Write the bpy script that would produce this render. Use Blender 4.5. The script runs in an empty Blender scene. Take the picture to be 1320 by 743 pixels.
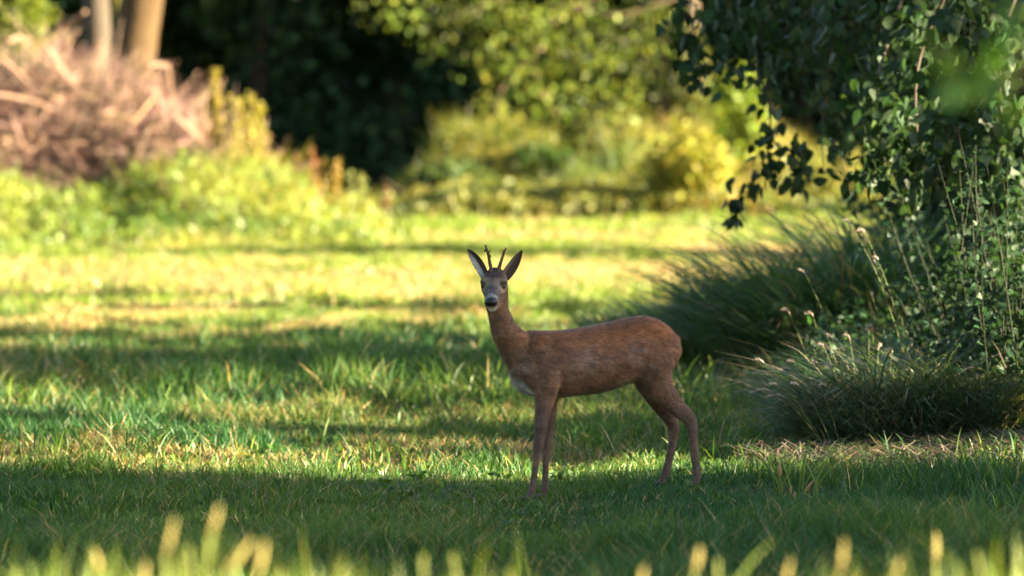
import bpy, math
import numpy as np
from mathutils import Vector, Matrix

# ------------------------------------------------------------------ camera, sky, sun, exposure
scene = bpy.context.scene
COL = scene.collection
F = 7333.0                      # focal length in photo pixels (200 mm on 36 mm, 1320 px wide)
CAM_H = 1.6
PITCH = math.atan((371.5 - 140.0) / F)

cam_data = bpy.data.cameras.new('camera')
cam = bpy.data.objects.new('camera', cam_data)
COL.objects.link(cam)
cam.location = (0, 0, CAM_H)
cam.rotation_euler = (math.pi / 2 - PITCH, 0, 0)
cam_data.lens = 200
cam_data.sensor_width = 36
cam_data.clip_end = 2000
cam_data.dof.use_dof = True
cam_data.dof.focus_distance = 23.2
cam_data.dof.aperture_fstop = 3.2
scene.camera = cam

SUN_EL = math.radians(14)
SUN_AZ = math.radians(105)      # clockwise from +Y: from the right, slightly behind the camera
TO_SUN = Vector((math.sin(SUN_AZ) * math.cos(SUN_EL), math.cos(SUN_AZ) * math.cos(SUN_EL), math.sin(SUN_EL)))

world = bpy.data.worlds.new('World')
scene.world = world
world.use_nodes = True
wn = world.node_tree
wn.nodes.clear()
sky = wn.nodes.new('ShaderNodeTexSky')
sky.sky_type = 'NISHITA'
sky.sun_disc = False
sky.sun_elevation = SUN_EL
sky.sun_rotation = SUN_AZ
bg = wn.nodes.new('ShaderNodeBackground')
bg.inputs['Strength'].default_value = 0.05
wout = wn.nodes.new('ShaderNodeOutputWorld')
wn.links.new(sky.outputs[0], bg.inputs['Color'])
wn.links.new(bg.outputs[0], wout.inputs['Surface'])

sun_data = bpy.data.lights.new('sun', 'SUN')
sun_data.energy = 5.0
sun_data.angle = math.radians(0.5)
sun_data.color = (1.0, 0.86, 0.58)
sun = bpy.data.objects.new('sun', sun_data)
COL.objects.link(sun)
sun.rotation_euler = TO_SUN.to_track_quat('Z', 'Y').to_euler()

vs = scene.view_settings
vs.view_transform = 'Standard'
vs.look = 'None'
vs.exposure = 3.42
vs.gamma = 1.0
vs.use_curve_mapping = False
scene.render.engine = 'CYCLES'
cy = scene.cycles
cy.max_bounces = 7
cy.diffuse_bounces = 4
cy.glossy_bounces = 2
cy.transmission_bounces = 5
cy.transparent_max_bounces = 4
cy.use_denoising = True
cy.caustics_reflective = False
cy.caustics_refractive = False
cy.sample_clamp_indirect = 6.0

# ------------------------------------------------------------------ helpers
rng = np.random.default_rng(7)
FWD = np.array([0, math.cos(PITCH), -math.sin(PITCH)])
UPV = np.array([0, math.sin(PITCH), math.cos(PITCH)])


def U(px, py, d):
    """photo pixel + distance along y -> world point"""
    v = FWD + np.array([1.0, 0, 0]) * ((px - 660.0) / F) + UPV * ((371.5 - py) / F)
    return np.array([0, 0, CAM_H]) + v * (d / v[1])


def smooth(a, b, t):
    t = np.clip((t - a) / (b - a), 0, 1)
    return t * t * (3 - 2 * t)


_perm = np.random.default_rng(3).random((256, 256))


def noise2(x, y, s=0):
    x = np.asarray(x, float) + 37.3 * s
    y = np.asarray(y, float) + 91.7 * s
    xi = np.floor(x).astype(int)
    yi = np.floor(y).astype(int)
    fx = x - xi
    fy = y - yi
    fx = fx * fx * (3 - 2 * fx)
    fy = fy * fy * (3 - 2 * fy)
    g = lambda i, j: _perm[i % 256, j % 256]
    return (g(xi, yi) * (1 - fx) + g(xi + 1, yi) * fx) * (1 - fy) + (g(xi, yi + 1) * (1 - fx) + g(xi + 1, yi + 1) * fx) * fy


def fbm(x, y, s=0, o=3):
    v = 0
    a = 0.5
    for k in range(o):
        v = v + a * noise2(np.asarray(x) * 2 ** k, np.asarray(y) * 2 ** k, s + 11 * k)
        a *= 0.5
    return v / (1 - 0.5 ** o)


def terrain(x, y):
    x = np.asarray(x, float)
    y = np.asarray(y, float)
    near = smooth(60, 40, y) * smooth(10, 16, y)
    z = 0.035 * smooth(0.2, 0.6, x) * near
    z = z + 0.10 * smooth(1.3, 3.2, x) * near
    z = z + 0.05 * (fbm(x * 0.35, y * 0.22, 5) - 0.5) * smooth(24.5, 29, y)
    z = z + 9.0 * smooth(114, 175, y)          # slope added behind the wood, blocking bright sky between the leaves
    return z


def unit(v):
    v = np.asarray(v, float)
    return v / np.maximum(np.linalg.norm(v, axis=-1, keepdims=True), 1e-9)


def tag(o, label=None, cat=None, group=None, kind=None):
    if label: o['label'] = label
    if cat: o['category'] = cat
    if group: o['group'] = group
    if kind: o['kind'] = kind
    return o


def empty(name, loc, label=None, cat=None, group=None):
    o = bpy.data.objects.new(name, None)
    COL.objects.link(o)
    o.location = tuple(float(c) for c in loc)
    o.empty_display_size = 0.1
    return tag(o, label, cat, group)


class MB:
    """collects triangles with a colour per vertex"""
    def __init__(s):
        s.v = []; s.t = []; s.c = []; s.n = 0

    def add(s, v, t, c):
        v = np.asarray(v, float).reshape(-1, 3)
        t = np.asarray(t, int).reshape(-1, 3)
        c = np.asarray(c, float)
        if c.ndim == 1:
            c = np.tile(c, (len(v), 1))
        s.v.append(v); s.t.append(t + s.n); s.c.append(c); s.n += len(v)
        return s

    def mesh(s, name, base=(0, 0, 0), smooth_shade=False):
        v = np.concatenate(s.v) - np.asarray(base, float)
        t = np.concatenate(s.t)
        c = np.concatenate(s.c)
        m = bpy.data.meshes.new(name)
        m.vertices.add(len(v))
        m.vertices.foreach_set('co', v.astype(np.float32).ravel())
        m.loops.add(len(t) * 3)
        m.loops.foreach_set('vertex_index', t.astype(np.int32).ravel())
        m.polygons.add(len(t))
        m.polygons.foreach_set('loop_start', np.arange(0, len(t) * 3, 3, dtype=np.int32))
        if smooth_shade:
            m.polygons.foreach_set('use_smooth', np.ones(len(t), bool))
        a = m.color_attributes.new('Col', 'FLOAT_COLOR', 'POINT')
        c4 = np.ones((len(v), 4), np.float32)
        c4[:, :3] = c
        a.data.foreach_set('color', c4.ravel())
        m.update(calc_edges=True)
        return m

    def build(s, name, mat, parent=None, kind=None, smooth_shade=False):
        base = tuple(parent_base(parent)) if parent else (0, 0, 0)
        m = s.mesh(name, base, smooth_shade)
        m.materials.append(mat)
        o = bpy.data.objects.new(name, m)
        COL.objects.link(o)
        if parent: o.parent = parent
        if kind: o['kind'] = kind
        return o


def parent_base(p):
    b = np.zeros(3)
    while p:
        b += np.array(p.location)
        p = p.parent
    return b


def tube(pts, rad, sides=6, lump=0.0, seed=0):
    pts = np.asarray(pts, float)
    rad = np.asarray(rad, float)
    n = len(pts)
    tan = unit(np.gradient(pts, axis=0))
    ref = np.array([0.0, 1.0, 0.0]) if abs(tan[0][1]) < 0.9 else np.array([1.0, 0, 0])
    a = unit(np.cross(tan, ref))
    b = np.cross(tan, a)
    th = np.linspace(0, 2 * math.pi, sides, endpoint=False)
    r = rad[:, None] * np.ones((n, sides))
    if lump:
        r *= 1 + lump * (np.random.default_rng(seed).random((n, sides)) - 0.5)
    v = pts[:, None, :] + r[..., None] * (a[:, None, :] * np.cos(th)[None, :, None] + b[:, None, :] * np.sin(th)[None, :, None])
    v = v.reshape(-1, 3)
    t = []
    for i in range(n - 1):
        for j in range(sides):
            p, q = i * sides + j, i * sides + (j + 1) % sides
            t += [(p, q, q + sides), (p, q + sides, p + sides)]
    v = np.vstack([v, pts[0], pts[-1]])
    e0, e1 = n * sides, n * sides + 1
    for j in range(sides):
        t.append((e0, (j + 1) % sides, j))
        t.append((e1, (n - 1) * sides + j, (n - 1) * sides + (j + 1) % sides))
    return v, np.array(t)


def catmull(P, k=4):
    P = np.asarray(P, float)
    out = []
    n = len(P)
    for i in range(n - 1):
        p0 = P[max(i - 1, 0)]; p1 = P[i]; p2 = P[i + 1]; p3 = P[min(i + 2, n - 1)]
        for t in np.linspace(0, 1, k, endpoint=False):
            out.append(0.5 * ((2 * p1) + (-p0 + p2) * t + (2 * p0 - 5 * p1 + 4 * p2 - p3) * t * t + (-p0 + 3 * p1 - 3 * p2 + p3) * t ** 3))
    out.append(P[-1])
    return np.array(out)


def blades(mb, root, h, w, az, lean, droop, col0, col1, K=2, curve=1.7, waz=None):
    """grass blades: K segments, tapering to a point; droop pulls the tip down"""
    N = len(root)
    if N == 0: return
    h = np.broadcast_to(h, N); w = np.broadcast_to(w, N); lean = np.broadcast_to(lean, N); droop = np.broadcast_to(droop, N)
    d = np.stack([np.cos(az), np.sin(az), np.zeros(N)], 1)
    if waz is None: waz = rng.random(N) * 2 * math.pi
    s = np.stack([np.cos(waz), np.sin(waz), np.zeros(N)], 1)
    ts = np.linspace(0, 1, K + 1)
    V = np.zeros((N, 2 * K + 1, 3)); C = np.zeros((N, 2 * K + 1, 3))
    for i, t in enumerate(ts):
        c = root + d * (h * lean * t ** curve)[:, None]
        c[:, 2] += h * (t - droop * t ** 2.6)
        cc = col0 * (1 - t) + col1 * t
        if i < K:
            ww = w * (1 - 0.55 * t * t) * 0.5 * (0.75 + 0.5 * min(t * 3, 1))
            V[:, 2 * i] = c - s * ww[:, None]
            V[:, 2 * i + 1] = c + s * ww[:, None]
            C[:, 2 * i] = cc; C[:, 2 * i + 1] = cc
        else:
            V[:, 2 * K] = c; C[:, 2 * K] = cc
    tri = []
    for i in range(K - 1):
        a = 2 * i
        tri += [(a, a + 1, a + 3), (a, a + 3, a + 2)]
    tri.append((2 * K - 2, 2 * K - 1, 2 * K))
    tri = np.array(tri)
    T = tri[None] + (np.arange(N) * (2 * K + 1))[:, None, None]
    mb.add(V.reshape(-1, 3), T.reshape(-1, 3), C.reshape(-1, 3))


LEAF_LO = (np.array([[0, 0, 0], [-0.34, 0.45, 0.07], [0, 1, -0.08], [0.34, 0.45, 0.07]]), np.array([[0, 2, 1], [0, 3, 2]]))
LEAF_HI = (np.array([[0, -0.16, 0.0], [0, 0.08, 0], [-0.25, 0.22, .05], [.25, .22, .05], [-.33, .45, .06], [.33, .45, .06], [-.2, .74, .0], [.2, .74, .0],
                     [0, 1.0, -.10], [0, .45, -.01], [.018, -.16, 0]]),
           np.array([[0, 10, 1], [1, 9, 2], [1, 3, 9], [2, 9, 4], [3, 5, 9], [4, 9, 6], [5, 7, 9], [6, 9, 8], [9, 7, 8]]))


def leaves(mb, pos, size, col, axis=None, tmpl=LEAF_LO, flat=0.0):
    N = len(pos)
    if N == 0: return
    a = rng.normal(size=(N, 3)) if axis is None else axis + rng.normal(size=(N, 3)) * 0.55
    a = unit(a)
    nrm = rng.normal(size=(N, 3)) + np.array([0, 0, flat])
    b = unit(np.cross(a, nrm))
    c = np.cross(b, a)
    tv, tt = tmpl
    size = np.broadcast_to(size, N)
    V = pos[:, None, :] + size[:, None, None] * (tv[None, :, 0, None] * b[:, None, :] + tv[None, :, 1, None] * a[:, None, :] + tv[None, :, 2, None] * c[:, None, :])
    T = tt[None] + (np.arange(N) * len(tv))[:, None, None]
    C = np.repeat(col[:, None, :], len(tv), 1)
    mb.add(V.reshape(-1, 3), T.reshape(-1, 3), C.reshape(-1, 3))


def jitter_col(base, N, amt=0.25, hue=0.1):
    base = np.asarray(base, float)
    c = np.tile(base, (N, 1)) if base.ndim == 1 else base.copy()
    c *= (1 + amt * (rng.random((N, 1)) * 2 - 1))
    c *= (1 + hue * (rng.random((N, 3)) * 2 - 1))
    return np.clip(c, 0.002, 0.9)


def mixc(a, b, t):
    return np.asarray(a)[None] * (1 - t[:, None]) + np.asarray(b)[None] * t[:, None]


# ------------------------------------------------------------------ materials
def mat_foliage(name, trans=0.35, rough=0.5, spec=0.2, warm=(1.25, 1.2, 0.55)):
    m = bpy.data.materials.new(name)
    m.use_nodes = True
    nt = m.node_tree
    nt.nodes.clear()
    o = nt.nodes.new('ShaderNodeOutputMaterial')
    at = nt.nodes.new('ShaderNodeAttribute'); at.attribute_name = 'Col'
    p = nt.nodes.new('ShaderNodeBsdfPrincipled')
    p.inputs['Roughness'].default_value = rough
    p.inputs['Specular IOR Level'].default_value = spec
    # fine mottling of the leaf surface
    tc = nt.nodes.new('ShaderNodeTexCoord')
    nz = nt.nodes.new('ShaderNodeTexNoise'); nz.inputs['Scale'].default_value = 60
    mr = nt.nodes.new('ShaderNodeMapRange'); mr.inputs['To Min'].default_value = 0.75; mr.inputs['To Max'].default_value = 1.25
    mul = nt.nodes.new('ShaderNodeVectorMath'); mul.operation = 'SCALE'
    nt.links.new(tc.outputs['Object'], nz.inputs['Vector'])
    nt.links.new(nz.outputs['Fac'], mr.inputs['Value'])
    nt.links.new(at.outputs['Color'], mul.inputs[0])
    nt.links.new(mr.outputs[0], mul.inputs['Scale'])
    nt.links.new(mul.outputs[0], p.inputs['Base Color'])
    tl = nt.nodes.new('ShaderNodeBsdfTranslucent')
    m2 = nt.nodes.new('ShaderNodeVectorMath'); m2.operation = 'MULTIPLY'
    m2.inputs[1].default_value = warm
    nt.links.new(mul.outputs[0], m2.inputs[0])
    nt.links.new(m2.outputs[0], tl.inputs['Color'])
    mx = nt.nodes.new('ShaderNodeMixShader'); mx.inputs[0].default_value = trans
    nt.links.new(p.outputs[0], mx.inputs[1]); nt.links.new(tl.outputs[0], mx.inputs[2])
    nt.links.new(mx.outputs[0], o.inputs['Surface'])
    return m


def mat_solid(name, rough=0.8, spec=0.2, scale=40, amt=0.3, bump=0.3, dist=0.01, stretch=(1, 1, 1), sheen=0.0):
    m = bpy.data.materials.new(name)
    m.use_nodes = True
    nt = m.node_tree
    p = nt.nodes['Principled BSDF']
    p.inputs['Roughness'].default_value = rough
    p.inputs['Specular IOR Level'].default_value = spec
    if sheen:
        p.inputs['Sheen Weight'].default_value = sheen
    at = nt.nodes.new('ShaderNodeAttribute'); at.attribute_name = 'Col'
    tc = nt.nodes.new('ShaderNodeTexCoord')
    mp = nt.nodes.new('ShaderNodeMapping'); mp.inputs['Scale'].default_value = stretch
    nz = nt.nodes.new('ShaderNodeTexNoise'); nz.inputs['Scale'].default_value = scale; nz.inputs['Detail'].default_value = 5
    mr = nt.nodes.new('ShaderNodeMapRange'); mr.inputs['To Min'].default_value = 1 - amt; mr.inputs['To Max'].default_value = 1 + amt
    mul = nt.nodes.new('ShaderNodeVectorMath'); mul.operation = 'SCALE'
    bp = nt.nodes.new('ShaderNodeBump'); bp.inputs['Strength'].default_value = bump; bp.inputs['Distance'].default_value = dist
    L = nt.links.new
    L(tc.outputs['Object'], mp.inputs[0]); L(mp.outputs[0], nz.inputs['Vector'])
    L(nz.outputs['Fac'], mr.inputs['Value']); L(at.outputs['Color'], mul.inputs[0]); L(mr.outputs[0], mul.inputs['Scale'])
    L(mul.outputs[0], p.inputs['Base Color']); L(nz.outputs['Fac'], bp.inputs['Height']); L(bp.outputs[0], p.inputs['Normal'])
    return m


M_GRASS = mat_foliage('grass_blade', 0.40, 0.45, 0.35, (1.25, 1.15, 0.5))
M_DRY = mat_foliage('dry_grass', 0.30, 0.7, 0.2, (1.1, 1.0, 0.8))
M_LEAF = mat_foliage('leaf', 0.38, 0.5, 0.2)
M_LEAF_DULL = mat_foliage('woodland_leaf', 0.25, 0.8, 0.05)
M_BARK = mat_solid('bark', 0.9, 0.15, 14, 0.45, 0.8, 0.03, (1, 1, 0.25))
M_TWIG = mat_solid('twig', 0.85, 0.15, 60, 0.25, 0.3)
M_SOIL = mat_solid('meadow_soil', 0.95, 0.1, 9, 0.4, 0.6, 0.03)
M_FUR = mat_solid('fur', 0.75, 0.15, 45, 0.22, 0.25, 0.004, (1, 1, 2.2), 0.15)
M_HAIR = mat_solid('fur_hair', 0.6, 0.25, 30, 0.2, 0.0, 0.001, (1, 1, 1), 0.1)
M_ANTLER = mat_solid('antler', 0.6, 0.3, 220, 0.35, 0.6, 0.002)
M_EYE = mat_solid('eye', 0.18, 0.4, 5, 0.02, 0.0)
M_NOSE = mat_solid('nose_leather', 0.35, 0.5, 300, 0.2, 0.4, 0.001)
M_HOOF = mat_solid('hoof', 0.45, 0.4, 80, 0.2, 0.2, 0.002)

# ------------------------------------------------------------------ ground
G_DRY = np.array([0.40, 0.31, 0.17])
G_MID = np.array([0.075, 0.150, 0.030])
G_LUSH = np.array([0.030, 0.100, 0.032])
G_YEL = np.array([0.19, 0.245, 0.022])


def dryness(x, y):
    n = fbm(np.asarray(x) * 0.55, np.asarray(y) * 0.33, 2, 3)
    n2 = fbm(np.asarray(x) * 2.2, np.asarray(y) * 1.1, 4, 2)
    d = smooth(0.47, 0.66, n * 0.72 + n2 * 0.28)
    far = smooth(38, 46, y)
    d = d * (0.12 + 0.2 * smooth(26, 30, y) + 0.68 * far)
    d = np.maximum(d, 0.8 * smooth(38, 41, y) * smooth(46, 42.5, y) * smooth(0.35, 0.6, n2))   # mown strip
    d = np.maximum(d, 0.9 * smooth(51, 53, y) * smooth(58, 55, y) * smooth(0.35, 0.6, fbm(np.asarray(x) * .5, np.asarray(y) * .6, 9)))
    d = np.maximum(d, 0.8 * smooth(25.0, 25.4, y) * smooth(27.6, 26.8, y) * smooth(.9, .3, x) * smooth(0.25, 0.55, n2))  # dry straw, made paler to brighten the sunlit band in colour
    d = np.maximum(d, 0.75 * smooth(47, 49, y) * smooth(61, 58, y) * smooth(.3, .6, fbm(np.asarray(x) * .45, np.asarray(y) * .9, 13)))  # straw again, lightening the far sunlit strip in colour
    d = np.maximum(d, 0.7 * smooth(25.3, 24.9, y) * smooth(24.0, 24.6, y) * smooth(0.3, -1.0, x) * smooth(0.4, 0.6, n2))
    d = np.maximum(d, 0.3 * smooth(1.1, 1.6, x) * smooth(24.1, 24.7, y) * smooth(26.0, 25.3, y))
    return d


def make_ground():
    ys = np.concatenate([np.linspace(-60, 10, 8), np.linspace(12, 18, 10), np.linspace(18.2, 46, 150), np.linspace(46.4, 110, 110), np.linspace(112, 200, 24), np.linspace(220, 600, 10)])
    xs = np.concatenate([np.linspace(-300, -14, 8), np.linspace(-12, -4, 20), np.linspace(-3.8, 3.8, 96), np.linspace(4, 12, 24), np.linspace(14, 300, 10)])
    X, Y = np.meshgrid(xs, ys)
    Z = terrain(X, Y) - 0.006
    V = np.stack([X, Y, Z], -1).reshape(-1, 3)
    nx = len(xs)
    i, j = np.meshgrid(np.arange(len(ys) - 1), np.arange(nx - 1), indexing='ij')
    a = (i * nx + j).ravel()
    T = np.concatenate([np.stack([a, a + 1, a + nx + 1], 1), np.stack([a, a + nx + 1, a + nx], 1)])
    dr = dryness(V[:, 0], V[:, 1])
    c = mixc((0.05, 0.07, 0.018), (0.20, 0.145, 0.075), dr)
    c = np.where((V[:, :1] > .9) & (V[:, 1:2] < 30), np.array([.055, .06, .025]), c)
    forest = smooth(92, 98, V[:, 1])
    c = c * (1 - forest[:, None]) + np.array([0.03, 0.028, 0.015]) * forest[:, None]
    o = MB().add(V, T, c).build('ground', M_SOIL, kind='structure', smooth_shade=True)
    return o


make_ground()


def frustum_points(n, d0, d1, margin=1.3, extra=0.6, right=1.0):
    d = np.sqrt(rng.random(n) * (d1 * d1 - d0 * d0) + d0 * d0)
    hw = 0.0905 * d * margin + extra
    x = (rng.random(n) * 2 - 1) * hw
    return x, d


def meadow():
    mb = MB()
    zones = [(17.0, 22, 80000, .0040, 1.0), (22, 30, 150000, .0042, 1.0), (30, 45, 160000, .0062, 1.0), (45, 70, 105000, .011, 1.0), (70, 97, 60000, .022, 1.1)]
    for (d0, d1, n, w, hs) in zones:
        x, y = frustum_points(n, d0, d1)
        lush = fbm(x * 1.3, y * 0.8, 21, 3)
        tall = fbm(x * 3.1, y * 1.6, 23, 2)
        dr = dryness(x, y)
        h = 0.045 + 0.085 * smooth(0.35, 0.75, tall) + 0.05 * smooth(0.5, 0.75, lush)
        # the lush unmown strip and the short dry turf near the deer
        h += 0.10 * smooth(29, 30.5, y) * smooth(36, 33, y) * smooth(0.35, 0.7, lush) * smooth(1.6, 0.4, x)
        h += 0.05 * smooth(21.5, 20, y)
        h += 0.05 * smooth(0.6, 1.4, x) * smooth(23.2, 22.0, y) * smooth(.35, .6, lush)
        h *= (1 - 0.45 * dr) * hs * (0.55 + 0.9 * rng.random(n))
        h *= 1 - .48 * smooth(20.2, 21.2, y) * smooth(25.6, 24.8, y) * smooth(1.7, 1.2, x)      # short turf
        h *= 1 - .25 * np.exp(-((x - .12) / .25) ** 2 - ((y - 23.0) / .5) ** 2) - .25 * np.exp(-((x - .68) / .25) ** 2 - ((y - 23.3) / .5) ** 2)   # trodden round the hooves
        ww = w * (0.6 + 0.8 * rng.random(n)) * (1 + 0.9 * smooth(.62, .8, lush))
        z = terrain(x, y) - 0.01
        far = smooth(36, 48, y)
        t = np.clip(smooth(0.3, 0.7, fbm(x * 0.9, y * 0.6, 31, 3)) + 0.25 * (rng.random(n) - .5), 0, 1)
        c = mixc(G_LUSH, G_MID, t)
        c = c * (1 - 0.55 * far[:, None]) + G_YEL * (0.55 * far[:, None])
        pdry = np.clip(0.02 + 0.015 * smooth(25, 30, y) + 0.80 * dr, 0, 0.88)
        isd = rng.random(n) < pdry
        c[isd] = mixc(G_DRY, G_DRY * np.array([.85, .8, .7]), rng.random(isd.sum()))
        c = jitter_col(c, n, 0.3, 0.12)
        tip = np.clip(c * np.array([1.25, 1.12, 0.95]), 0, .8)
        az = rng.random(n) * 2 * math.pi
        lean = 0.15 + 0.55 * rng.random(n) ** 1.5
        lean[isd] += 0.3
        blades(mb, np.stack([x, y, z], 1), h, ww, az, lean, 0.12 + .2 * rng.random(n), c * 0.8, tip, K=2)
    # coarser, taller blades that stand out singly
    n = 46000
    x, y = frustum_points(n, 18.5, 40)
    cl = fbm(x * 1.9, y * 1.0, 27, 3)
    keep = rng.random(n) < .15 + .85 * smooth(.42, .68, cl)
    x, y, cl = x[keep], y[keep], cl[keep]
    n = len(x)
    h = (.07 + .13 * rng.random(n) ** 1.6) * (1 + .5 * smooth(29, 30.5, y) * smooth(35, 33, y)) * (.7 + .6 * smooth(.45, .7, cl))
    h *= 1 - .45 * smooth(20.2, 21.2, y) * smooth(25.6, 24.8, y) * smooth(1.7, 1.2, x)
    h *= 1 - .5 * np.exp(-((x - .45) / .7) ** 2 - ((y - 22.6) / 1.1) ** 2)
    c = jitter_col(mixc(G_LUSH * 1.1, (.13, .20, .025), rng.random(n)), n, .3, .12)
    isd = rng.random(n) < .05
    c[isd] = jitter_col(G_DRY, int(isd.sum()), .2, .1)
    blades(mb, np.stack([x, y, terrain(x, y) - .01], 1), h, .005 + .004 * rng.random(n), rng.random(n) * 6.28, .15 + .5 * rng.random(n), .1 + .25 * rng.random(n), c * .8, np.clip(c * [1.2, 1.1, .95], 0, .8), K=3)
    # broad-leaved weeds (plantain, clover) low in the turf
    k = 700
    cx, cyy = frustum_points(k, 18.5, 36)
    m = 7
    x = np.repeat(cx, m) + rng.normal(size=k * m) * .03; y = np.repeat(cyy, m) + rng.normal(size=k * m) * .03
    a = rng.random(k * m) * 6.28
    axis = np.stack([np.cos(a), np.sin(a), .5 + .6 * rng.random(k * m)], 1)
    leaves(mb, np.stack([x, y, terrain(x, y) + .008 + .022 * rng.random(k * m)], 1), .020 + .026 * rng.random(k * m), jitter_col(np.array([.065, .125, .022]), k * m, .35, .12), axis=axis, tmpl=LEAF_HI, flat=1.5)
    o = mb.build('meadow_grass', M_GRASS, kind='stuff')
    tag(o, 'short meadow grass, green with dry straw patches, under the deer', 'grass')


meadow()

# ------------------------------------------------------------------ the roe deer
YAW = math.radians(26)
LAT = np.array([math.sin(YAW), -math.cos(YAW), 0.0])     # towards the near flank
AX = np.array([math.cos(YAW), math.sin(YAW), 0.0])       # towards the tail


def dax(px):
    return 23.15 + (px - 690.0) * 0.0016


def loft(rings):
    rings = np.asarray(rings)
    n, k, _ = rings.shape
    v = rings.reshape(-1, 3)
    t = []
    for i in range(n - 1):
        for j in range(k):
            p, q = i * k + j, i * k + (j + 1) % k
            t += [(p, q, q + k), (p, q + k, p + k)]
    v = np.vstack([v, rings[0].mean(0), rings[-1].mean(0)])
    for j in range(k):
        t.append((n * k, (j + 1) % k, j)); t.append((n * k + 1, (n - 1) * k + j, (n - 1) * k + (j + 1) % k))
    return v, np.array(t)


def limb_rings(st, k=14, up=6):
    """st rows: px, py, lateral m, half width px (in the picture plane), half depth m"""
    S = catmull(st, up)
    C = np.array([U(s[0], s[1], dax(s[0]) - s[2] * math.cos(YAW)) for s in S])
    tan = unit(np.gradient(C, axis=0))
    th = np.linspace(0, 2 * math.pi, k, endpoint=False)
    rings = []
    for c, t, s in zip(C, tan, S):
        N = unit(np.array([t[2], 0, -t[0]]))
        rings.append(c + np.outer(np.cos(th), N) * (max(s[3], .6) * 23.2 / F) + np.outer(np.sin(th), np.array([0, 1.0, 0])) * max(s[4], .003))
    return np.array(rings)


def ellipsoid(c, axes, nu=14, nv=10):
    u = np.linspace(0, 2 * math.pi, nu, endpoint=False)
    rings = []
    for ph in np.linspace(-math.pi / 2 + .12, math.pi / 2 - .12, nv):
        rings.append(c + np.outer(np.cos(u) * math.cos(ph), axes[0]) + np.outer(np.sin(u) * math.cos(ph), axes[1]) + math.sin(ph) * axes[2])
    return loft(np.array(rings))


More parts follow.
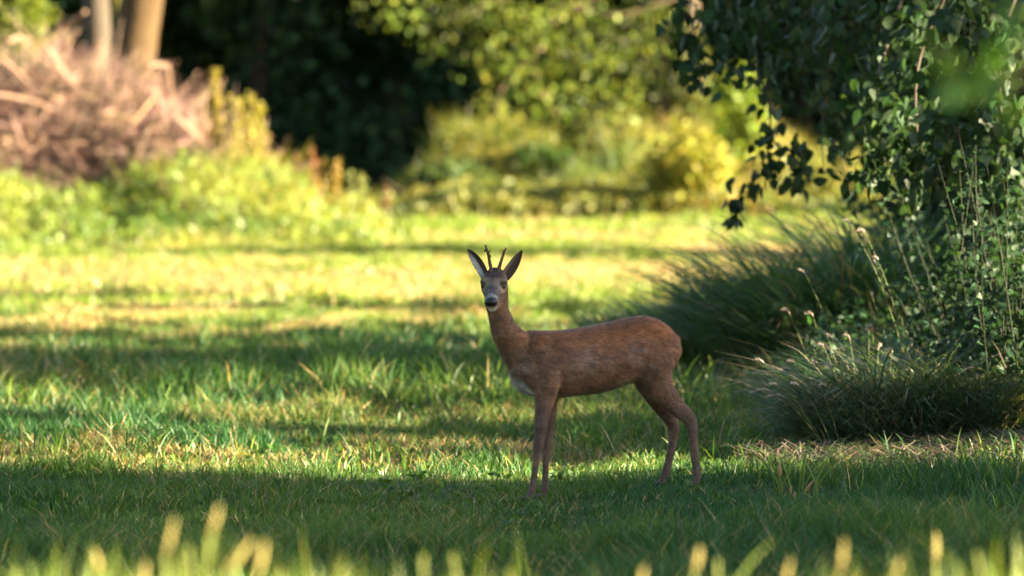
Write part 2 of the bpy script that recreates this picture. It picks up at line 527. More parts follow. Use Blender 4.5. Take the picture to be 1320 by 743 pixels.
def make_deer():
    base = np.array([*U(780, 640, 23.3)[:2], 0.0])
    root = empty('roe_deer', base, 'brown roe deer with short antlers standing in shade, head turned to the viewer', 'deer')
    mb = MB()
    white = np.ones(3)
    # torso: px, top, bottom, half width
    T = catmull([(661, 450, 491, .034), (666, 437, 499, .062), (676, 429, 507, .085), (690, 427, 511, .103), (704, 427.5, 514, .115), (722, 427, 512, .126), (742, 425, 509.5, .132),
                 (765, 421, 507, .136), (788, 416, 501.5, .134), (808, 411.5, 494, .127), (826, 408.7, 494, .125), (842, 411.5, 492, .118),
                 (854, 418.5, 486, .105), (863, 428, 474, .085), (868.5, 437, 464, .055), (870.5, 444, 456, .02)], 4)
    th = np.linspace(0, 2 * math.pi, 28, endpoint=False)
    rings = []
    for px, top, bot, w in T:
        c = U(px, (top + bot) / 2, dax(px))
        hz = (bot - top) / 2 * dax(px) / F
        sn, cs = np.sin(th), np.cos(th)
        wid = w * (1 - .16 * np.maximum(0, -sn) - .10 * np.maximum(0, sn)) * np.sign(cs) * np.abs(cs) ** .88
        rings.append(c + np.outer(wid, LAT) + np.outer(hz * sn, [0, 0, 1.0]))
    mb.add(*loft(rings), white)
    # neck
    neck = [(688, 474, 0, 22, .075), (675, 460, 0, 24, .070), (667, 450, 0, 22.5, .064), (659.5, 440, 0, 20, .058), (650, 425, 0, 17, .051), (645, 411, 0, 14.8, .047), (641.5, 398, 0, 13.6, .044), (641, 384, 0, 14, .043), (642, 372, 0, 12.5, .04), (642, 362, 0, 10, .036)]
    mb.add(*loft(limb_rings(neck, 18)), white)
    # head: axis from poll to nose, pointing at the viewer and down
    dn = dax(641) - 0.0
    poll = U(638.2, 361.5, dn - .03)
    nose = U(632.8, 391.0, dn - .205)
    ax = unit(nose - poll)
    L = np.linalg.norm(nose - poll)
    sx = unit(np.cross(ax, [0, 0, 1.0]))
    if sx[0] < 0: sx = -sx
    upn = unit(np.cross(sx, ax))
    if upn[2] < 0: upn = -upn
    H = catmull([(-.28, .016, .018, 0), (-.2, .034, .036, 0), (-.05, .046, .046, 0), (.12, .0505, .050, .000), (.30, .050, .049, .002), (.45, .0425, .044, 0), (.60, .0325, .038, -.004), (.76, .0275, .0315, -.006), (.90, .0255, .027, -.006), (1.0, .0215, .021, -.006), (1.05, .011, .011, -.006)], 4)
    th2 = np.linspace(0, 2 * math.pi, 20, endpoint=False)
    rings = []
    for t, w, h, off in H:
        c = poll + ax * (L * t) + upn * off
        rings.append(c + np.outer(np.cos(th2) * w, sx) + np.outer(np.sin(th2) * h, upn))
    mb.add(*loft(rings), white)
    # jaw / throat joins head to neck
    for (p, q, r0, r1) in [((638, 382, dn - .03), (640, 396, dn), .036, .045), ((634, 397, dn - .15), (638, 391, dn - .05), .014, .03)]:
        a, b = U(*p), U(*q)
        mb.add(*tube(np.linspace(a, b, 5), np.linspace(r0, r1, 5), 12), white)
    # brow ridges and muzzle pad
    for sgn in (-1, 1):
        c = poll + ax * (.30 * L) + sx * (sgn * .036) + upn * .026
        mb.add(*ellipsoid(c, (ax * .030, sx * .016, upn * .016)), white)
    # legs
    legs = {
        'fore_near': [(702, 462, .075, 22, .045), (701, 485, .085, 20, .045), (702, 505, .085, 15, .04), (701, 520, .082, 12, .034), (699, 538, .08, 10, .028), (696.5, 556, .078, 8.2, .023), (694.5, 570, .075, 7.4, .021), (693, 580, .072, 6.0, .018), (691, 596, .07, 4.6, .014), (688.5, 614, .07, 4.3, .0135), (686.5, 630, .07, 5.0, .016), (683.5, 638, .07, 4.6, .015), (680.5, 644, .07, 4.2, .014)],
        'fore_far': [(704, 470, -.075, 20, .04), (707, 500, -.085, 14, .036), (708.5, 520, -.082, 10.5, .032), (708, 540, -.08, 8.6, .026), (707, 556, -.078, 7.4, .022), (706, 570, -.075, 6.6, .02), (704.5, 580, -.072, 5.6, .017), (703.5, 596, -.07, 4.4, .014), (703, 614, -.07, 4.1, .0135), (702.5, 629, -.07, 4.8, .016), (701, 636, -.07, 4.4, .015), (699, 641, -.07, 4.0, .013)],
        'hind_near': [(834, 440, .07, 30, .05), (838, 462, .078, 29, .055), (842, 482, .08, 24, .05), (850, 501, .08, 18.5, .042), (863, 516, .08, 13.2, .033), (876, 528.5, .08, 11.2, .025), (886.5, 537.5, .08, 9.8, .021), (891.3, 547, .08, 8.0, .019), (893.2, 559, .08, 6.6, .016), (894.8, 577, .08, 5.7, .014), (896.8, 597, .08, 5.5, .0135), (898.3, 611, .08, 6.0, .016), (897, 619, .08, 5.2, .015), (894.5, 626, .08, 4.6, .014)],
        'hind_far': [(828, 445, -.07, 26, .05), (834, 480, -.078, 22, .05), (843, 503, -.078, 17, .04), (853.5, 522, -.078, 13.5, .03), (863, 538, -.078, 10.2, .023), (868.3, 550, -.078, 7.8, .019), (868.3, 562, -.078, 6.4, .016), (865.5, 579, -.078, 5.5, .014), (861.5, 597, -.078, 5.2, .0135), (857.5, 611, -.078, 5.8, .016), (854.5, 618, -.078, 5.2, .015), (852, 625, -.078, 4.6, .014)],
    }
    hoof_ends = []
    for nm, st in legs.items():
        mb.add(*loft(limb_rings(st, 14)), white)
        hoof_ends.append((st[-1], st[-2]))
    # hock points, shoulder and haunch masses, small tail
    for (px, py, lat, r) in [(892, 537.5, .08, .016), (870, 543, -.078, .013)]:
        c = U(px, py, dax(px) - lat * math.cos(YAW))
        mb.add(*ellipsoid(c, (np.array([r, 0, 0]), np.array([0, r * .8, 0]), np.array([0, 0, r * 1.2]))), white)
    for (px, py, lat, rx, ry, rz) in [(696, 468, .078, .075, .036, .12), (835, 452, .092, .10, .038, .11), (765, 465, .100, .17, .04, .10), (668, 478, .02, .03, .06, .04)]:
        c = U(px, py, dax(px) - lat * math.cos(YAW))
        mb.add(*ellipsoid(c, (AX * rx, LAT * ry, np.array([0, 0, rz]))), white)
    c = U(869, 442, dax(869))
    mb.add(*ellipsoid(c, (AX * .02, LAT * .022, np.array([0, 0, .035]))), white)
    tmp = bpy.data.objects.new('tmp', mb.mesh('tmp'))
    COL.objects.link(tmp)
    md = tmp.modifiers.new('r', 'REMESH'); md.mode = 'VOXEL'; md.voxel_size = 0.0048
    ms = tmp.modifiers.new('s', 'SMOOTH'); ms.factor = 0.5; ms.iterations = 9
    dg = bpy.context.evaluated_depsgraph_get()
    me = bpy.data.meshes.new_from_object(tmp.evaluated_get(dg))
    bpy.data.objects.remove(tmp)
    nv = len(me.vertices)
    co = np.zeros(nv * 3, np.float32); me.vertices.foreach_get('co', co); co = co.reshape(-1, 3).astype(float)
    no = np.zeros(nv * 3, np.float32); me.vertices.foreach_get('normal', no); no = no.reshape(-1, 3).astype(float)
    me.calc_loop_triangles()
    tr = np.zeros(len(me.loop_triangles) * 3, np.int32); me.loop_triangles.foreach_get('vertices', tr); tr = tr.reshape(-1, 3)
    bpy.data.meshes.remove(me)

    # coat colours in the animal's own coordinates
    X = 660 + co[:, 0] / 23.2 * F          # body-length coordinate
    Zp = 140 + (1.6 - co[:, 2]) / 23.2 * F  # height coordinate
    back = np.array([.47, .175, .062]); flank = np.array([.34, .175, .105]); legc = np.array([.20, .125, .095]); neckc = np.array([.30, .155, .085])
    c = np.zeros((nv, 3)) + flank
    f = smooth(470, 425, Zp + 10 * smooth(760, 690, X)); c = c * (1 - f[:, None]) + back * f[:, None]
    f = smooth(690, 655, X) * smooth(450, 420, Zp); c = c * (1 - f[:, None]) + neckc * f[:, None]
    f = smooth(500, 545, Zp); c = c * (1 - f[:, None]) + legc * f[:, None]
    torso = smooth(520, 510, Zp) * smooth(690, 715, X) * smooth(845, 815, X)
    f = smooth(-.55, -.95, no[:, 2]) * torso * .75; c = c * (1 - f[:, None]) + np.array([.30, .24, .18]) * f[:, None]
    f = .95 * smooth(478, 488, Zp) * smooth(522, 514, Zp) * smooth(-.12, -.40, no[:, 2]) * smooth(692, 686, X) * smooth(-12, -2, Zp - (478 + (X - 655) * 1.0)); c = c * (1 - f[:, None]) + np.array([.74, .70, .68]) * f[:, None]
    f = .7 * np.exp(-((X - 806) / 9) ** 2 - ((Zp - 494) / 7) ** 2) ; c = c * (1 - f[:, None]) + np.array([.36, .27, .2]) * f[:, None]
    # rump patch, buff
    f = .6 * smooth(.6, .85, no @ AX) * smooth(858, 868, X) * smooth(432, 440, Zp) * smooth(480, 460, Zp); c = c * (1 - f[:, None]) + np.array([.32, .22, .13]) * f[:, None]
    # head
    rel = co - poll
    ht = rel @ ax / L; hs = rel @ sx; hu = rel @ upn
    head = smooth(-.3, -.15, ht) * (np.abs(hs) < .075) * (np.linalg.norm(rel - np.outer(np.clip(ht, 0, 1) * L, ax), axis=1) < .068)
    hc = np.zeros((nv, 3)) + np.array([.27, .160, .10])
    f = smooth(.010, .035, hu) * smooth(.62, .40, ht) * smooth(.040, .026, np.abs(hs)); hc = hc * (1 - f[:, None]) + np.array([.085, .052, .040]) * f[:, None]
    f = smooth(.42, .62, ht) * smooth(-.005, .015, hu); hc = hc * (1 - f[:, None]) + np.array([.19, .155, .155]) * f[:, None]
    f = .8 * smooth(.80, .86, ht) * smooth(.94, .90, ht) * smooth(-.002, .01, hu); hc = hc * (1 - f[:, None]) + np.array([.52, .50, .50]) * f[:, None]
    f = .9 * smooth(.62, .80, ht) * smooth(-.010, -.020, hu); hc = hc * (1 - f[:, None]) + np.array([.80, .77, .75]) * f[:, None]
    for sg in (-1, 1):
        e = np.sqrt(((ht - .40) * L / 1.35) ** 2 + (hu - .017) ** 2)
        f = .65 * smooth(.034, .020, e) * (np.sign(hs) == sg); hc = hc * (1 - f[:, None]) + np.array([.50, .38, .27]) * f[:, None]
        f = .9 * smooth(.019, .014, e) * (np.sign(hs) == sg); hc = hc * (1 - f[:, None]) + np.array([.03, .02, .016]) * f[:, None]
    c = c * (1 - head[:, None]) + hc * head[:, None]
    mot = fbm(X * .08, Zp * .12, 41, 3)
    mot2 = fbm(X * .02, Zp * .035, 43, 2)
    grey = np.zeros(nv)  # tint patches painting the fur's sheen on flank, thigh and shoulder
    for (gx, gy, rx_, ry_, a) in [(758, 464, 26, 20, .55), (823, 458, 18, 22, .6), (672, 476, 12, 16, .5), (735, 478, 18, 14, .35), (860, 500, 16, 12, .3)]:
        grey = np.maximum(grey, a * np.exp(-((X - gx) / rx_) ** 2 - ((Zp - gy) / ry_) ** 2))
    grey = (grey * smooth(.3, .65, fbm(X * .09, Zp * .14, 47, 3)) * (1 - head))[:, None] * .75
    c = c * (1 - grey) + np.array([.42, .31, .29]) * grey
    c = c * (.27 + .64 * mot + .30 * mot2)[:, None]
    body = MB().add(co, tr, c).build('body', M_FUR, root, smooth_shade=True)

    # short coat hair lying along the body
    A = co[tr]
    area = np.linalg.norm(np.cross(A[:, 1] - A[:, 0], A[:, 2] - A[:, 0]), axis=1)
    NH = 150000
    pick = rng.choice(len(tr), NH, p=area / area.sum())
    r1 = np.sqrt(rng.random(NH)); r2 = rng.random(NH)
    bc = np.stack([1 - r1, r1 * (1 - r2), r1 * r2], 1)
    P = (A[pick] * bc[..., None]).sum(1)
    Nn = unit((no[tr][pick] * bc[..., None]).sum(1))
    Cc = (c[tr][pick] * bc[..., None]).sum(1)
    hX = (X[tr][pick] * bc).sum(1); hZ = (Zp[tr][pick] * bc).sum(1); hh = (head[tr][pick] * bc).sum(1)
    flow = np.tile(AX * .8 + np.array([0, 0, -.45]), (NH, 1))
    vert = np.maximum(smooth(500, 525, hZ), smooth(430, 405, hZ) * smooth(690, 665, hX))
    flow = flow * (1 - vert[:, None]) + np.array([.05, 0, -1.0]) * vert[:, None]
    flow = np.where(hh[:, None] > .5, -ax[None] * 1.0, flow)
    flow = flow + rng.normal(size=(NH, 3)) * .22
    flow = unit(flow - Nn * (flow * Nn).sum(1, keepdims=True))
    ln = (.019 - .012 * vert) * (.6 + .7 * rng.random(NH))
    ln = np.where(hh > .5, .006, ln)
    ln = np.where((vert > .5) & (hZ < 440), .010, ln)
    tip = P + flow * ln[:, None] * .94 + Nn * (ln * (.18 + .3 * rng.random(NH)))[:, None]
    side = np.cross(flow, Nn) * .0011
    clump = fbm(hX * .45, hZ * .45, 49, 2)
    Cj = Cc * ((.35 + .75 * clump) * (.6 + 1.0 * rng.random(NH)))[:, None] * 1.12
    V = np.stack([P - side, P + side, tip], 1).reshape(-1, 3)
    Ch = np.repeat(Cj[:, None], 3, 1).reshape(-1, 3)
    MB().add(V, np.arange(NH * 3).reshape(-1, 3), Ch).build('coat_hair', M_HAIR, root, kind='stuff')

    # eyes
    for sg in (-1, 1):
        ctr = poll + ax * (.40 * L) + sx * (sg * .0395) + upn * .0150
        v, t = ellipsoid(ctr, (ax * .0135, sx * sg * .0110, upn * .0112))
        MB().add(v, t, (.010, .007, .006)).build('eye', M_EYE, root, smooth_shade=True)
    # nose pad with nostrils, and the dark mouth line
    nb = MB()
    ctr = poll + ax * (.985 * L) + upn * .0015
    nb.add(*ellipsoid(ctr, (sx * .0275, upn * .0205, ax * .017)), (.010, .009, .011))
    for sg in (-1, 1):
        nb.add(*ellipsoid(ctr + sx * (sg * .014) + ax * .0075 + upn * .001, (sx * .008, upn * .0065, ax * .005)), (.006, .005, .006))
    nb.add(*ellipsoid(ctr - upn * .0165 - ax * .002, (sx * .016, upn * .006, ax * .008)), (.014, .011, .012))
    nb.build('nose', M_NOSE, root, smooth_shade=True)

    # ears: cupped leaf-shaped shells; the inside is half pale, half dark
    def ear(b_in, b_out, tip, sgn, inner_side, palest=1.0):
        n, k = 13, 11
        mid0 = (b_in + b_out) / 2
        axis = tip - mid0
        wdir = unit(b_out - b_in)
        fwd = unit(np.cross(wdir, axis)); fwd = fwd if fwd[1] < 0 else -fwd
        V = []; C = []
        for layer in (0, 1):
            for i in range(n):
                t = i / (n - 1)
                half = np.linalg.norm(b_out - b_in) * .5 * (0.86 + .85 * t - 0.2 * t * t) * (1 - t ** 2.1) ** .8 + .0006
                for j in range(k):
                    s = j / (k - 1) * 2 - 1
                    cup = (s * s - 1) * half * .75
                    p = mid0 + axis * t + wdir * (s * half) + fwd * (-cup * -1.0 if False else cup * 1.0)
                    p = p + wdir * (sgn * .012 * math.sin(t * math.pi))
                    if layer: p = p - fwd * .004 * (1 - t * .6)
                    V.append(p)
                    pale = np.array([.50, .48, .52]); dark = np.array([.085, .056, .048]); backc = np.array([.19, .12, .09])
                    if layer == 0:
                        a = palest * smooth(.02, .22, s * inner_side) * smooth(.98, .55, t)
                        cc = dark * (1 - a) + pale * a * (.75 + .35 * np.random.default_rng(i * 31 + j).random())
                        if abs(s) > .93: cc = np.array([.05, .035, .03])
                    else:
                        cc = backc
                    C.append(cc)
        tt = []
        for l in (0, 1):
            o = l * n * k
            for i in range(n - 1):
                for j in range(k - 1):
                    a = o + i * k + j
                    tt += [(a, a + 1, a + k + 1), (a, a + k + 1, a + k)]
        for i in range(n - 1):
            for j in (0, k - 1):
                a = i * k + j; b = a + k; q = n * k
                tt += [(a, b, b + q), (a, b + q, a + q)]
        MB().add(V, tt, np.array(C)).build('ear', M_FUR, root, smooth_shade=True)

    de = dn - .045
    ear(U(630.5, 353, de), U(622, 363, de + .01), U(602.4, 321.5, de - .015), -.4, 1)  # dark half inside paints the shadow in this ear's cup
    ear(U(645.5, 353, de), U(653, 365, de + .02), U(673.6, 323, de + .02), .4, -1, .16)

    # antlers: short beams with small tines; the first carries tatters of velvet
    def beam(pts, r0, r1):
        p = catmull([U(*q) for q in pts], 5)
        r = np.linspace(r0, r1, len(p)); r[:3] *= 1.35
        return tube(p, r, 9, .42, 4)
    d2 = dn - .055
    ac = np.array([.085, .050, .036])
    a1 = MB()
    a1.add(*beam([(633.2, 352, d2), (632.5, 345, d2), (630.6, 335, d2), (628.6, 326, d2 - .005), (625.8, 316, d2)], .0085, .0034), ac)
    a1.add(*beam([(629, 327.5, d2), (630.6, 325, d2 - .01), (631.0, 322.6, d2 - .014)], .0038, .0018), ac)
    an = a1.build('antler', M_ANTLER, root, smooth_shade=True)
    vb = MB()
    vb.add(*beam([(627.6, 322, d2 - .004), (625.6, 323, d2 - .008), (624.2, 325.2, d2 - .008)], .0042, .0030), np.array([.03, .02, .018]))
    vb.add(*beam([(629.8, 328.5, d2 - .007), (632.2, 329.5, d2 - .010), (632.4, 332, d2 - .010), (630.6, 333, d2 - .008)], .0026, .0016), np.array([.045, .03, .025]))
    vb.build('velvet_tatter', M_ANTLER, an, smooth_shade=True)
    a2 = MB()
    a2.add(*beam([(641.6, 352.5, d2), (643.2, 346, d2), (646.3, 336, d2), (649, 327.5, d2), (652.8, 319.6, d2)], .0088, .0030), ac)
    a2.add(*beam([(649, 328, d2), (648.6, 325, d2 - .008), (648.4, 322.6, d2 - .01)], .0036, .0014), ac)
    a2.build('antler', M_ANTLER, root, smooth_shade=True)

    # cloven hooves standing on the turf
    for (s, s2) in hoof_ends:
        top = U(s[0], s[1], dax(s[0]) - s[2] * math.cos(YAW))
        for sd in (-1, 1):
            p0 = top + LAT * (.008 * sd) + np.array([.004, 0, .008])
            gx, gy = top[0] - .016, top[1]
            gz = float(terrain(gx, gy))
            p2 = np.array([gx - .012, gy, gz + .004]) + LAT * (.009 * sd)
            p1 = np.array([gx + .003, gy, gz + .006]) + LAT * (.0095 * sd)
            hb = MB()
            hb.add(*tube(np.array([p0, (p0 + p1) / 2 + [-.003, 0, 0], p1 + [-.004, 0, .008], p2]), [.0095, .0115, .0115, .004], 8), (.022, .017, .014))
            hb.build('hoof', M_HOOF, root, smooth_shade=True)
    return root


make_deer()

# ------------------------------------------------------------------ vegetation builders
def leaf_mesh(name, size, col, tilt):
    mb = MB()
    tv, tt = LEAF_HI
    v = tv.copy()
    v[:, 2] += -tilt * v[:, 1] ** 2
    c = np.tile(np.asarray(col, float), (len(v), 1))
    c[9] *= 1.15
    mb.add(v * size, tt, c)
    m = mb.mesh(name)
    m.materials.append(M_LEAF)
    return m


def crown_points(n, c, r, shell=0.5, lumps=9, seed=0):
    """points in a lumpy crown volume: several overlapping leaf clumps"""
    g = np.random.default_rng(seed)
    r = np.asarray(r, float)
    cl = unit(g.normal(size=(lumps, 3))) * (g.random((lumps, 1)) ** .4) * 0.68
    rad = .30 + .28 * g.random(lumps)
    k = g.integers(0, lumps, n)
    q = unit(g.normal(size=(n, 3))) * (g.random((n, 1)) ** (1 / 3 * (1 - shell) + .12 * shell))
    p = cl[k] + q * rad[k][:, None]
    return np.asarray(c) + p * r


def tree_thing(name, base, trunk_pts, trunk_r, crown, label, cat='tree', group=None, bark=(.12, .085, .055), leafcol=(.06, .10, .02), nleaf=4000, lsize=.14, limbs=6, seed=1, lumps=10, colf=None, lmat=None):
    g = np.random.default_rng(seed)
    root = empty(name, base, label, cat, group)
    b = np.asarray(base, float)
    tp = catmull([b + np.asarray(p, float) for p in trunk_pts], 5)
    tr = np.interp(np.linspace(0, 1, len(tp)), np.linspace(0, 1, len(trunk_r)), trunk_r)
    cols = np.asarray(bark)
    MB().add(*tube(tp, tr, 12, .12, seed), cols).build('trunk', M_BARK, root, smooth_shade=True)
    cc, cr = crown
    cc = b + np.asarray(cc, float)
    for i in range(limbs):
        s = tp[int(len(tp) * (.45 + .5 * i / max(limbs, 1)))]
        e = cc + unit(g.normal(size=3)) * np.asarray(cr) * .7
        m = (s + e) / 2 + np.array([0, 0, .15 * np.linalg.norm(e - s)])
        MB().add(*tube(catmull([s, m, e], 4), np.linspace(trunk_r[-1] * .8, .015, 9), 6), cols).build('limb', M_BARK, root, smooth_shade=True)
    pts = crown_points(nleaf, cc, cr, .5, lumps, seed)
    pts[:, 2] = np.maximum(pts[:, 2], .15)
    lc = jitter_col(np.asarray(leafcol), nleaf, .35, .15)
    if colf is not None: lc = colf(pts, lc)
    mb = MB()
    leaves(mb, pts, lsize * (.7 + .6 * g.random(nleaf)), lc, flat=.6)
    mb.build('crown', lmat or M_LEAF, root)
    return root


def copy_tree(root, loc, rot, scale, label=None, group=None):
    r = root.copy(); COL.objects.link(r)
    r.location = loc; r.rotation_euler = (0, 0, rot); r.scale = scale
    if label: r['label'] = label
    if group: r['group'] = group
    for ch in [o for o in COL.objects if o.parent == root]:
        c = ch.copy(); COL.objects.link(c); c.parent = r
    return r


# ------------------------------------------------------------------ shade trees along the sunward side of the meadow (mostly out of view)
HS = np.array([math.sin(SUN_AZ), math.cos(SUN_AZ)])          # horizontal direction to the sun
NS = np.array([-HS[1], HS[0]])
if NS[1] < 0: NS = -NS


def us(u, s):
    p = u * NS + (s + u * HS[1] / NS[1]) * HS      # s is counted from the meadow's middle line
    return (float(p[0]), float(p[1]), 0.0)


SHADE = 'shade trees along the sunward side of the meadow'
SL = 'broad leafy tree on the sunward side of the meadow, casting a shadow band'
proto = tree_thing('shade_tree', us(18.6, 19), [(0, 0, 0), (.1, 0, 1.5), (0, .1, 3), (.05, 0, 5)], [.16, .13, .10, .05], ((0, 0, 3.9), (2.0, 2.0, 3.2)), SL, group=SHADE, nleaf=11000, lsize=.26, seed=5, lumps=34)
sp = [  # u centre, distance s, half width, top scale
    (22.3, 17.0, 1.45, 1.0), (20.6, 21.0, 1.3, 1.0), (15.2, 20, 1.7, 1.0),
    (26.75, 17.0, 0.85, .85), (31.0, 19.5, .8, 1.0), (33.7, 19.0, 2.3, .95), (39.4, 20, 0.7, .85), (42.6, 19.5, 1.1, .85),
    (60.0, 22.0, 2.4, .95), (75.5, 26.0, 1.3, .85)]
for i, (u, s, hw, tz) in enumerate(sp):
    copy_tree(proto, us(u, s), 1.3 * i, (hw / 2.0, hw / 2.0, tz))
# unseen far wood edge past the sunward corner, put there to shade the wood
for i, (u, s, hw) in enumerate([(94.8, 32, 3.4), (99, 30, 4.5), (103, 40, 5), (108, 30, 5), (114, 40, 5.5), (121, 32, 5.5), (130, 44, 6), (101, 52, 6), (110, 56, 6)]):
    copy_tree(proto, us(u, s), .9 * i, (hw / 2.0, hw / 2.0, 2.1), 'unseen tall leafy tree of the wood edge, put there to shade the wood', 'trees of the wood edge')
# unseen high-crowned trees, added so light reaches the turf but not the hanging twigs
HL = 'unseen high-crowned tree with a bare trunk, added to shade the hanging twigs'
hp = tree_thing('high_crowned_caster', us(24.5, 18.5), [(0, 0, 0), (.1, 0, 2), (0, .1, 4), (.05, 0, 7.5)], [.17, .15, .12, .05], ((0, 0, 7.6), (2.3, 2.3, 2.1)), HL, group='unseen high-crowned trees shading the hanging twigs', nleaf=8000, lsize=.26, seed=15, lumps=26)
for i, (u, s) in enumerate([(30.3, 19.5), (33.6, 20.5), (37.0, 20)]):
    copy_tree(hp, us(u, s), 1.1 + i, (1, 1, 1))

# unseen trees added behind and left of the camera to cut sky light
for i, (x, y, k) in enumerate([(-16, 8, 1.9), (-18, 19, 2.1), (-17, 30, 1.9), (-19, 42, 2.1), (-14, -3, 2.0), (-7, -12, 2.1), (1, -14, 2.0), (9, -15, 2.1)]):
    copy_tree(proto, (x, y, 0), 2.1 * i, (k, k, k), 'unseen big leafy tree added around the meadow to cut sky light', 'unseen trees added to cut sky light')

# low bank shrubs just past the tussocks
def shrub(name, base, r, label, n, ls, colr, seed, group=None, lumps=9, stems=5, up=.0, cat='shrub', tm=LEAF_LO, flat=.6):
    g = np.random.default_rng(seed)
    root = empty(name, base, label, cat, group)
    b = np.asarray(base, float)
    r = np.asarray(r, float)
    pts = crown_points(n, b + [0, 0, r[2] * .95 + up], r, .4, lumps, seed)
    low = pts[:, 2] < b[2] + .03
    pts[low, 2] = b[2] + .03 + .2 * g.random(low.sum())
    mb = MB()
    leaves(mb, pts, ls * (.65 + .7 * g.random(n)), jitter_col(np.asarray(colr), n, .35, .15), tmpl=tm, flat=flat)
    mb.build('foliage', M_LEAF, root)
    for k in range(stems):
        e = b + np.array([*(g.normal(size=2) * r[:2] * .4), r[2] * (1 + .5 * g.random())])
        m = (b + e) / 2 + np.array([*(g.normal(size=2) * .05), 0])
        MB().add(*tube(catmull([b + [*(g.normal(size=2) * .05), -.02], m, e], 4), np.linspace(.014 + .006 * r[2], .005, 9), 6), (.11, .075, .05)).build('stem', M_TWIG, root, smooth_shade=True)
    return root


for i, (x, y, rr, hh) in enumerate([(4.6, 18.0, .9, .62), (4.9, 20.2, .9, .66), (4.7, 22.4, .85, .60), (4.8, 24.4, .8, .68), (5.0, 26.2, .8, .62), (4.9, 28.0, .8, .78), (5.3, 30.0, .8, .62), (5.2, 32.2, .9, .85), (3.05, 25.0, .5, .47), (3.1, 26.1, .55, .48)]):  # last two are unseen, added to shade the front tussock
    shrub('bank_shrub', (x, y, float(terrain(x, y))), (rr, rr, hh), 'low leafy shrub on the bank behind the grass tussocks, away from the meadow', 900, .10, (.05, .09, .02), 100 + i, 'low shrubs on the bank')

# ------------------------------------------------------------------ tussocks of long grass on the bank
def tussock(name, label, px, py, d, rx, ry, n, hl, cols, seed, lean=.7, droop=.45, w=.0045, azbias=None, stalks=(), heads=True, radial=.6, straw=.14):
    g = np.random.default_rng(seed)
    x0 = U(px, py, d)[0]
    base = np.array([x0, d, float(terrain(x0, d))])
    root = empty(name, base, label, 'grass tussock')
    mb = MB()
    a = g.random(n) * 2 * math.pi; q = np.sqrt(g.random(n))
    x = base[0] + np.cos(a) * q * rx; y = base[1] + np.sin(a) * q * ry
    z = terrain(x, y) - .01
    az = np.where(g.random(n) < radial, np.arctan2(np.sin(a) * ry, np.cos(a) * rx), g.random(n) * 2 * math.pi) + g.normal(size=n) * .5
    if azbias is not None:
        az = np.where(g.random(n) < .45, azbias + g.normal(size=n) * .6, az)
    dome = np.sqrt(np.clip(1 - .75 * q * q, .1, 1))
    h = hl * dome * (.35 + .85 * g.random(n)) * (.5 + .95 * fbm(x * 4.5, y * 3.0, seed, 2))
    t = g.random(n)
    c = jitter_col(mixc(cols[0], cols[1], t), n, .3, .12)
    dry = g.random(n) < straw
    c[dry] = jitter_col(np.array([.21, .175, .125]), int(dry.sum()), .35, .1)
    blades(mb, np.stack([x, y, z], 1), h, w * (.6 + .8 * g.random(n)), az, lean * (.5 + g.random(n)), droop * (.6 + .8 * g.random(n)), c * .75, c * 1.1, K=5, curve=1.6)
    mb.build('blades', M_GRASS, root, kind='stuff')
    for (sx, sy, bx, by, dd) in stalks:
        seed_stalk(root, U(sx, sy, dd), U(bx, by, dd), g)
    return root


def seed_stalk(root, tip, foot, g, r=.0012, hl=.085, hr=.0062, col=(.50, .40, .34), scol=(.20, .22, .09), name='seed_stalk'):
    """a grass stalk bending over with a feathery spike at its end"""
    hl = hl * (.55 + .6 * g.random()); hr = hr * (.6 + .5 * g.random()); bend = .25 + .75 * g.random()
    mb = MB()
    ctrl = np.array([foot, foot + (tip - foot) * .5 + [0, 0, .10 * np.linalg.norm(tip - foot)], tip])
    p = catmull(ctrl, 7)
    mb.add(*tube(p, np.linspace(r * 1.3, r * .7, len(p)), 4), np.asarray(scol))
    d = unit(p[-1] - p[-3])
    # spikelets around the spike axis
    n = 46
    t = np.linspace(0, 1, n)
    sg = -1.0 if g.random() < .75 else 1.0
    ax = tip[None] + np.outer((t - .35 * t * t) * hl, d) * .7 + np.outer(t * t * hl, bend * np.array([.62 * sg, .2 * g.normal(), -.42]))
    off = unit(g.normal(size=(n, 3))) * (hr * np.sin(np.clip(t * 2.7 + .35, 0, math.pi)) * .75 + .0008)[:, None]
    V = []; T = []
    for i in range(n):
        a = ax[i] + off[i]; e = a + d * .012 + off[i] * .9
        s = unit(np.cross(off[i], d)) * .0016
        V += [ax[i] + off[i] * .2 - s, ax[i] + off[i] * .2 + s, e]
        T.append((3 * i, 3 * i + 1, 3 * i + 2))
    cc = jitter_col(np.asarray(col), n, .2, .06)
    mb.add(V, T, np.repeat(cc, 3, 0))
    k = tube(ax[::6], hr * .45 * np.sin(np.clip(np.linspace(.4, 2.9, len(ax[::6])), 0, 3.1)) + .0006, 5)
    mb.add(*k, np.asarray(col) * .85)
    return mb.build(name, M_DRY, root)


